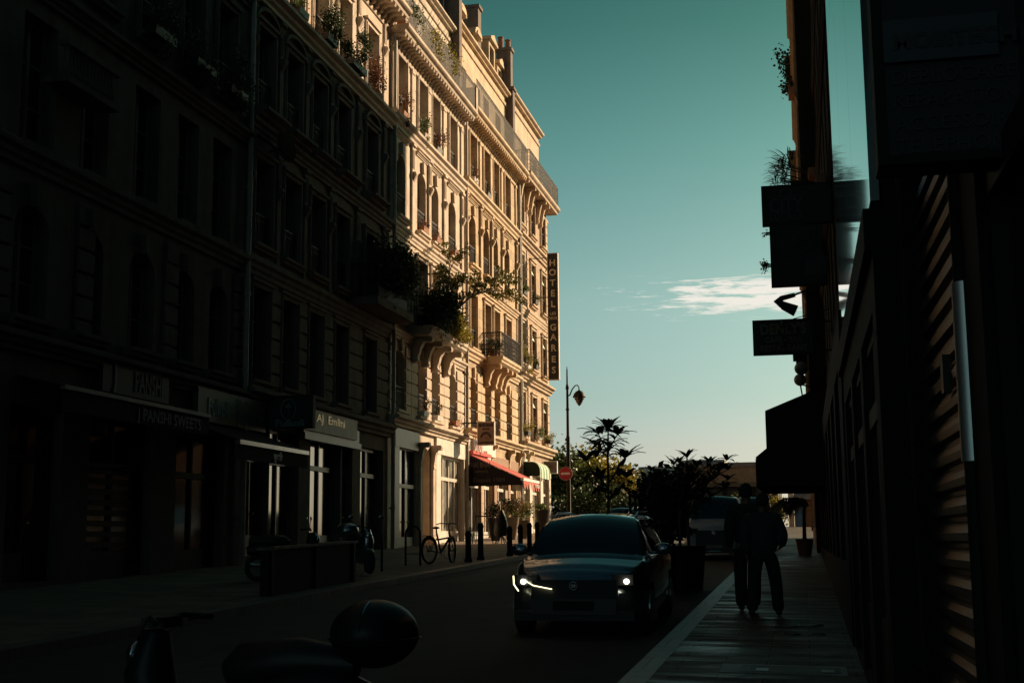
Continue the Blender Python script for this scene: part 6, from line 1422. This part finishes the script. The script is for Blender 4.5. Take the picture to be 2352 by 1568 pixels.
# dry palm beside the wall past the walkers
px0 = at(1850, 1290, 43).x; t = thing('potted_palm', 'dry arching palm fronds hanging by the right wall past the walkers', 'palm', (px0, 43, gz(px0, 43))); g_ = gz(px0, 43)
b = MB(); b.lathe([(.2, 0), (.28, .5)], (px0, 43, g_), 14); b.build('pot', terra, t, smooth=True)
b = MB(); b.tube([(px0, 43, g_ + .4), (px0 + .02, 43, g_ + 1.5)], [.07, .04], 8); b.build('trunk', bark, t)
b = MB(); r = random.Random(77)
for k in range(20):
    a = r.uniform(1.6, 4.8); q = Vector((px0, 43, g_ + 1.5)); d = Vector((math.cos(a) * .8, math.sin(a) * .8, 1.5)).normalized()
    for i in range(13):
        q2 = q + d * .10; b.tube([q, q2], .006, 3); d = (d + Vector((math.cos(a) * .08, math.sin(a) * .08, -.20))).normalized()
        if i > 2:
            for sgn in (-1, 1): sd = d.cross(Vector((0, 0, 1))).normalized() * sgn; blade(b, q2, sd * .6 + Vector((0, 0, -.6)) + d * .5, .42, .035, 1.0, 3)
        q = q2
b.build('fronds', mat('dry palm frond', (.12, .12, .05), .6), t)

# ------------------------------------------------------------------ the far side of the crossing
def block(name, label, cat, x0, x1, y0, y1, z0, z1, m_, parts=()):
    t = thing(name, label, cat, ((x0 + x1) / 2, y0, z0)); b = MB(); b.box(x0, x1, y0, y1, z0, z1); b.build('wall', m_, t); return t
p0, p1 = at(1652, 1064, 92), at(1765, 1108, 92)
t = thing('station_hall', 'low flat roofed brown building across the far crossing', 'building', ((p0.x + p1.x) / 2, 92, 2))
b = MB(); b.box(p0.x - 3, p1.x + .6, 92.5, 110, 2, p1.z + .02); b.build('wall', mat('brown glazing', (.03, .025, .02), .3), t)
b = MB(); b.box(p0.x - 3, p1.x + .2, 92, 110, p1.z + .03, p0.z - .25); b.build('roof_band', mat('brown cladding', (.26, .19, .13), .8, bump=.2), t)
b = MB(); b.box(p0.x - 3, p1.x + .3, 91.9, 110.1, p0.z - .25, p0.z + .05); b.build('roof_edge', zinc, t)
b = MB(); b.box(p0.x - 3.2, p1.x + 1.0, 91.0, 93.4, p1.z - .28, p1.z + .0); b.build('canopy', mat('canopy paint', (.10, .085, .07), .7), t)
for px in (1665, 1700, 1735): q = at(px, 1150, 91.6); MB().tube([(q.x, 91.6, 2), (q.x, 91.6, p1.z - .28)], .12, 8).build('column', frameD, t)
wm = mat('pale far render', (.55, .50, .46), .8); 
q0, q1 = at(1466, 1072, 125), at(1662, 1046, 125)
t = thing('office_building', 'pale modern block glimpsed through the potted shrubs', 'building', ((q0.x + q1.x) / 2, 125, 2))
MB().box(q0.x, at(1560, 1072, 125).x, 125, 140, 2, q0.z).build('wall', wm, t); MB().box(at(1560, 1072, 125).x + .01, q1.x, 126, 140, 2, q1.z - .3).build('wall', mat('grey pink render', (.40, .33, .30), .8), t)
for k in range(5):
    for j in range(3): xx = q0.x + .8 + k * 1.25; MB().box(xx, xx + .7, 124.97, 125.02, 3.6 + j * 1.5, 4.6 + j * 1.5).build('window', glass, t)
q = at(1775, 1160, 100)
t = block('pale_pillar', 'sunlit cream wall end seen past the walkers', 'wall', at(1765, 0, 100).x, at(1777, 0, 100).x, 100, 102, 2, at(1770, 1090, 100).z, mat('cream render', (.6, .52, .42), .8)); t.name = 'end_wall'
MB().box(at(1765, 0, 100).x - .05, at(1777, 0, 100).x + .05, 99.9, 102.1, at(1770, 1090, 100).z + .002, at(1770, 1090, 100).z + .15).build('coping', zinc, t)
t = thing('apartment_building', 'grey blue far building with a lit window beyond the pavement end', 'building', (at(1800, 0, 125).x, 125, 2))
MB().box(at(1776, 0, 125).x, at(1900, 0, 125).x, 125, 135, 2, at(1800, 1060, 125).z).build('wall', mat('blue grey render', (.13, .14, .17), .8), t)
MB().box(at(1809, 0, 124.9).x, at(1817, 0, 124.9).x, 124.9, 125, at(0, 1150, 124.9).z, at(0, 1120, 124.9).z).build('window', wm, t)
t = thing('market_kiosk', 'slatted blue grey kiosk over an orange brick base at the pavement end', 'kiosk', (at(1815, 0, 96).x, 96, 2.2))
xa, xb = at(1796, 0, 96).x, at(1834, 0, 96).x
MB().box(xa, xb, 96, 98, 2.2, at(0, 1172, 96).z).build('base', mat('orange brick', (.34, .16, .08), .85, joints=(.25, .08, 'xz')), t)
b = MB(); z = at(0, 1170, 96).z
while z < at(0, 1135, 96).z: b.box(xa + .05, xb, 95.96, 96.04, z, z + .09); z += .17
b.build('slats', mat('slat paint', (.18, .21, .24), .6), t); MB().box(xa + .05, xb, 96.05, 96.5, at(0, 1170, 96).z, at(0, 1134, 96).z).build('back_panel', zinc, t)
MB().box(at(1776, 0, 95).x, xb - .3, 95, 97, at(0, 1172, 95).z, at(0, 1163, 95).z).build('roof', zinc, t)
t = thing('traffic_post', 'thin dark post standing at the pavement end', 'post', (at(1817, 0, 80).x, 80, gz(-.9, 80)))
MB().lathe([(.06, 0), (.05, 3.2), (.07, 3.25), (.02, 3.35)], (at(1817, 0, 80).x, 80, gz(-.9, 80)), 10).build('pole', frameD, t); MB().lathe([(.11, 0), (.11, .3)], (at(1817, 0, 80).x, 80, gz(-.9, 80)), 10).build('base', iron, t)

def tree(label, x, y, z0, rad, cz, n, seed, m_=leafM, size=.28, m2=leafY, frac=.35):
    t = thing('street_tree', label, 'tree', (x, y, z0), 0, 'trees across the far crossing'); r = random.Random(seed)
    b = MB(); b.tube([(x, y, z0), (x + .1, y, z0 + 1.5), (x, y, cz)], [.2, .15, .1], 8)
    for k in range(8): a = 2 * PI * k / 8 + r.uniform(-.3, .3); b.tube([(x, y, cz - rad[2] * .6), (x + math.cos(a) * rad[0] * .4, y + math.sin(a) * rad[1] * .4, cz), (x + math.cos(a) * rad[0] * .75, y + math.sin(a) * rad[1] * .75, cz + rad[2] * r.uniform(.1, .5))], [.08, .05, .02], 5)
    b.build('trunk', bark, t); c = MB(); leaves(c, (x, y, cz), rad, n, size, 34, r); c.build('crown', m_, t)
    return t
for n_, (px, ptop, y, rx, m_, lab) in enumerate(((1285, 1040, 86, 2.6, leafM, 'leafy tree against the corner of the tan hotel, nearest the lamp post'), (1335, 1046, 90, 2.8, leafY, 'sunlit yellowish tree just right of the lamp post'), (1380, 1052, 88, 2.6, leafY, 'golden backlit tree behind the tall thin potted plant'), (1432, 1072, 92, 2.6, leafM, 'lower green tree left of the pale modern block'), (1250, 1060, 92, 2.6, leafM, 'tree half hidden behind the tan hotel corner'))):
    top = at(px, ptop, y); cz = (top.z + 2.6) / 2 + .6; tree(lab, top.x, y, 2.1, (rx, 2.2, (top.z - cz) / .92), cz, 4200, 50 + n_, m_)
for n_, (px, ptop, y, lab) in enumerate(((1355, 1110, 76, 'dark glossy hedge plant at the near side of the crossing'), (1310, 1130, 78, 'low dark bush beside the lamp post'), (1420, 1120, 78, 'low dark bush behind the potted tree'), (1785, 1128, 90, 'small golden bush at the end of the right pavement'), (1700, 1120, 88, 'small green bush under the brown canopy'))):
    top = at(px, ptop, y); g0 = gz(top.x, y) - .1; t = thing('bush', lab, 'bush', (top.x, y, g0), 0, 'bushes near the far crossing')
    hw_ = 1.5 if n_ < 3 else .7; b = MB(); leaves(b, (top.x, y, (g0 + top.z) / 2 + .1), (hw_, .8, (top.z - g0) / 1.9), 1600 if n_ < 3 else 700, .2, 14, random.Random(90 + n_)); b.build('foliage', (leafD, leafD, leafD, leafY, leafM)[n_], t)
    b = MB()
    for k in range(4): b.tube([(top.x + (k - 1.5) * .1, y, g0), (top.x + (k - 1.5) * .5, y, (g0 + top.z) / 2)], .04, 5)
    b.build('stems', bark, t)
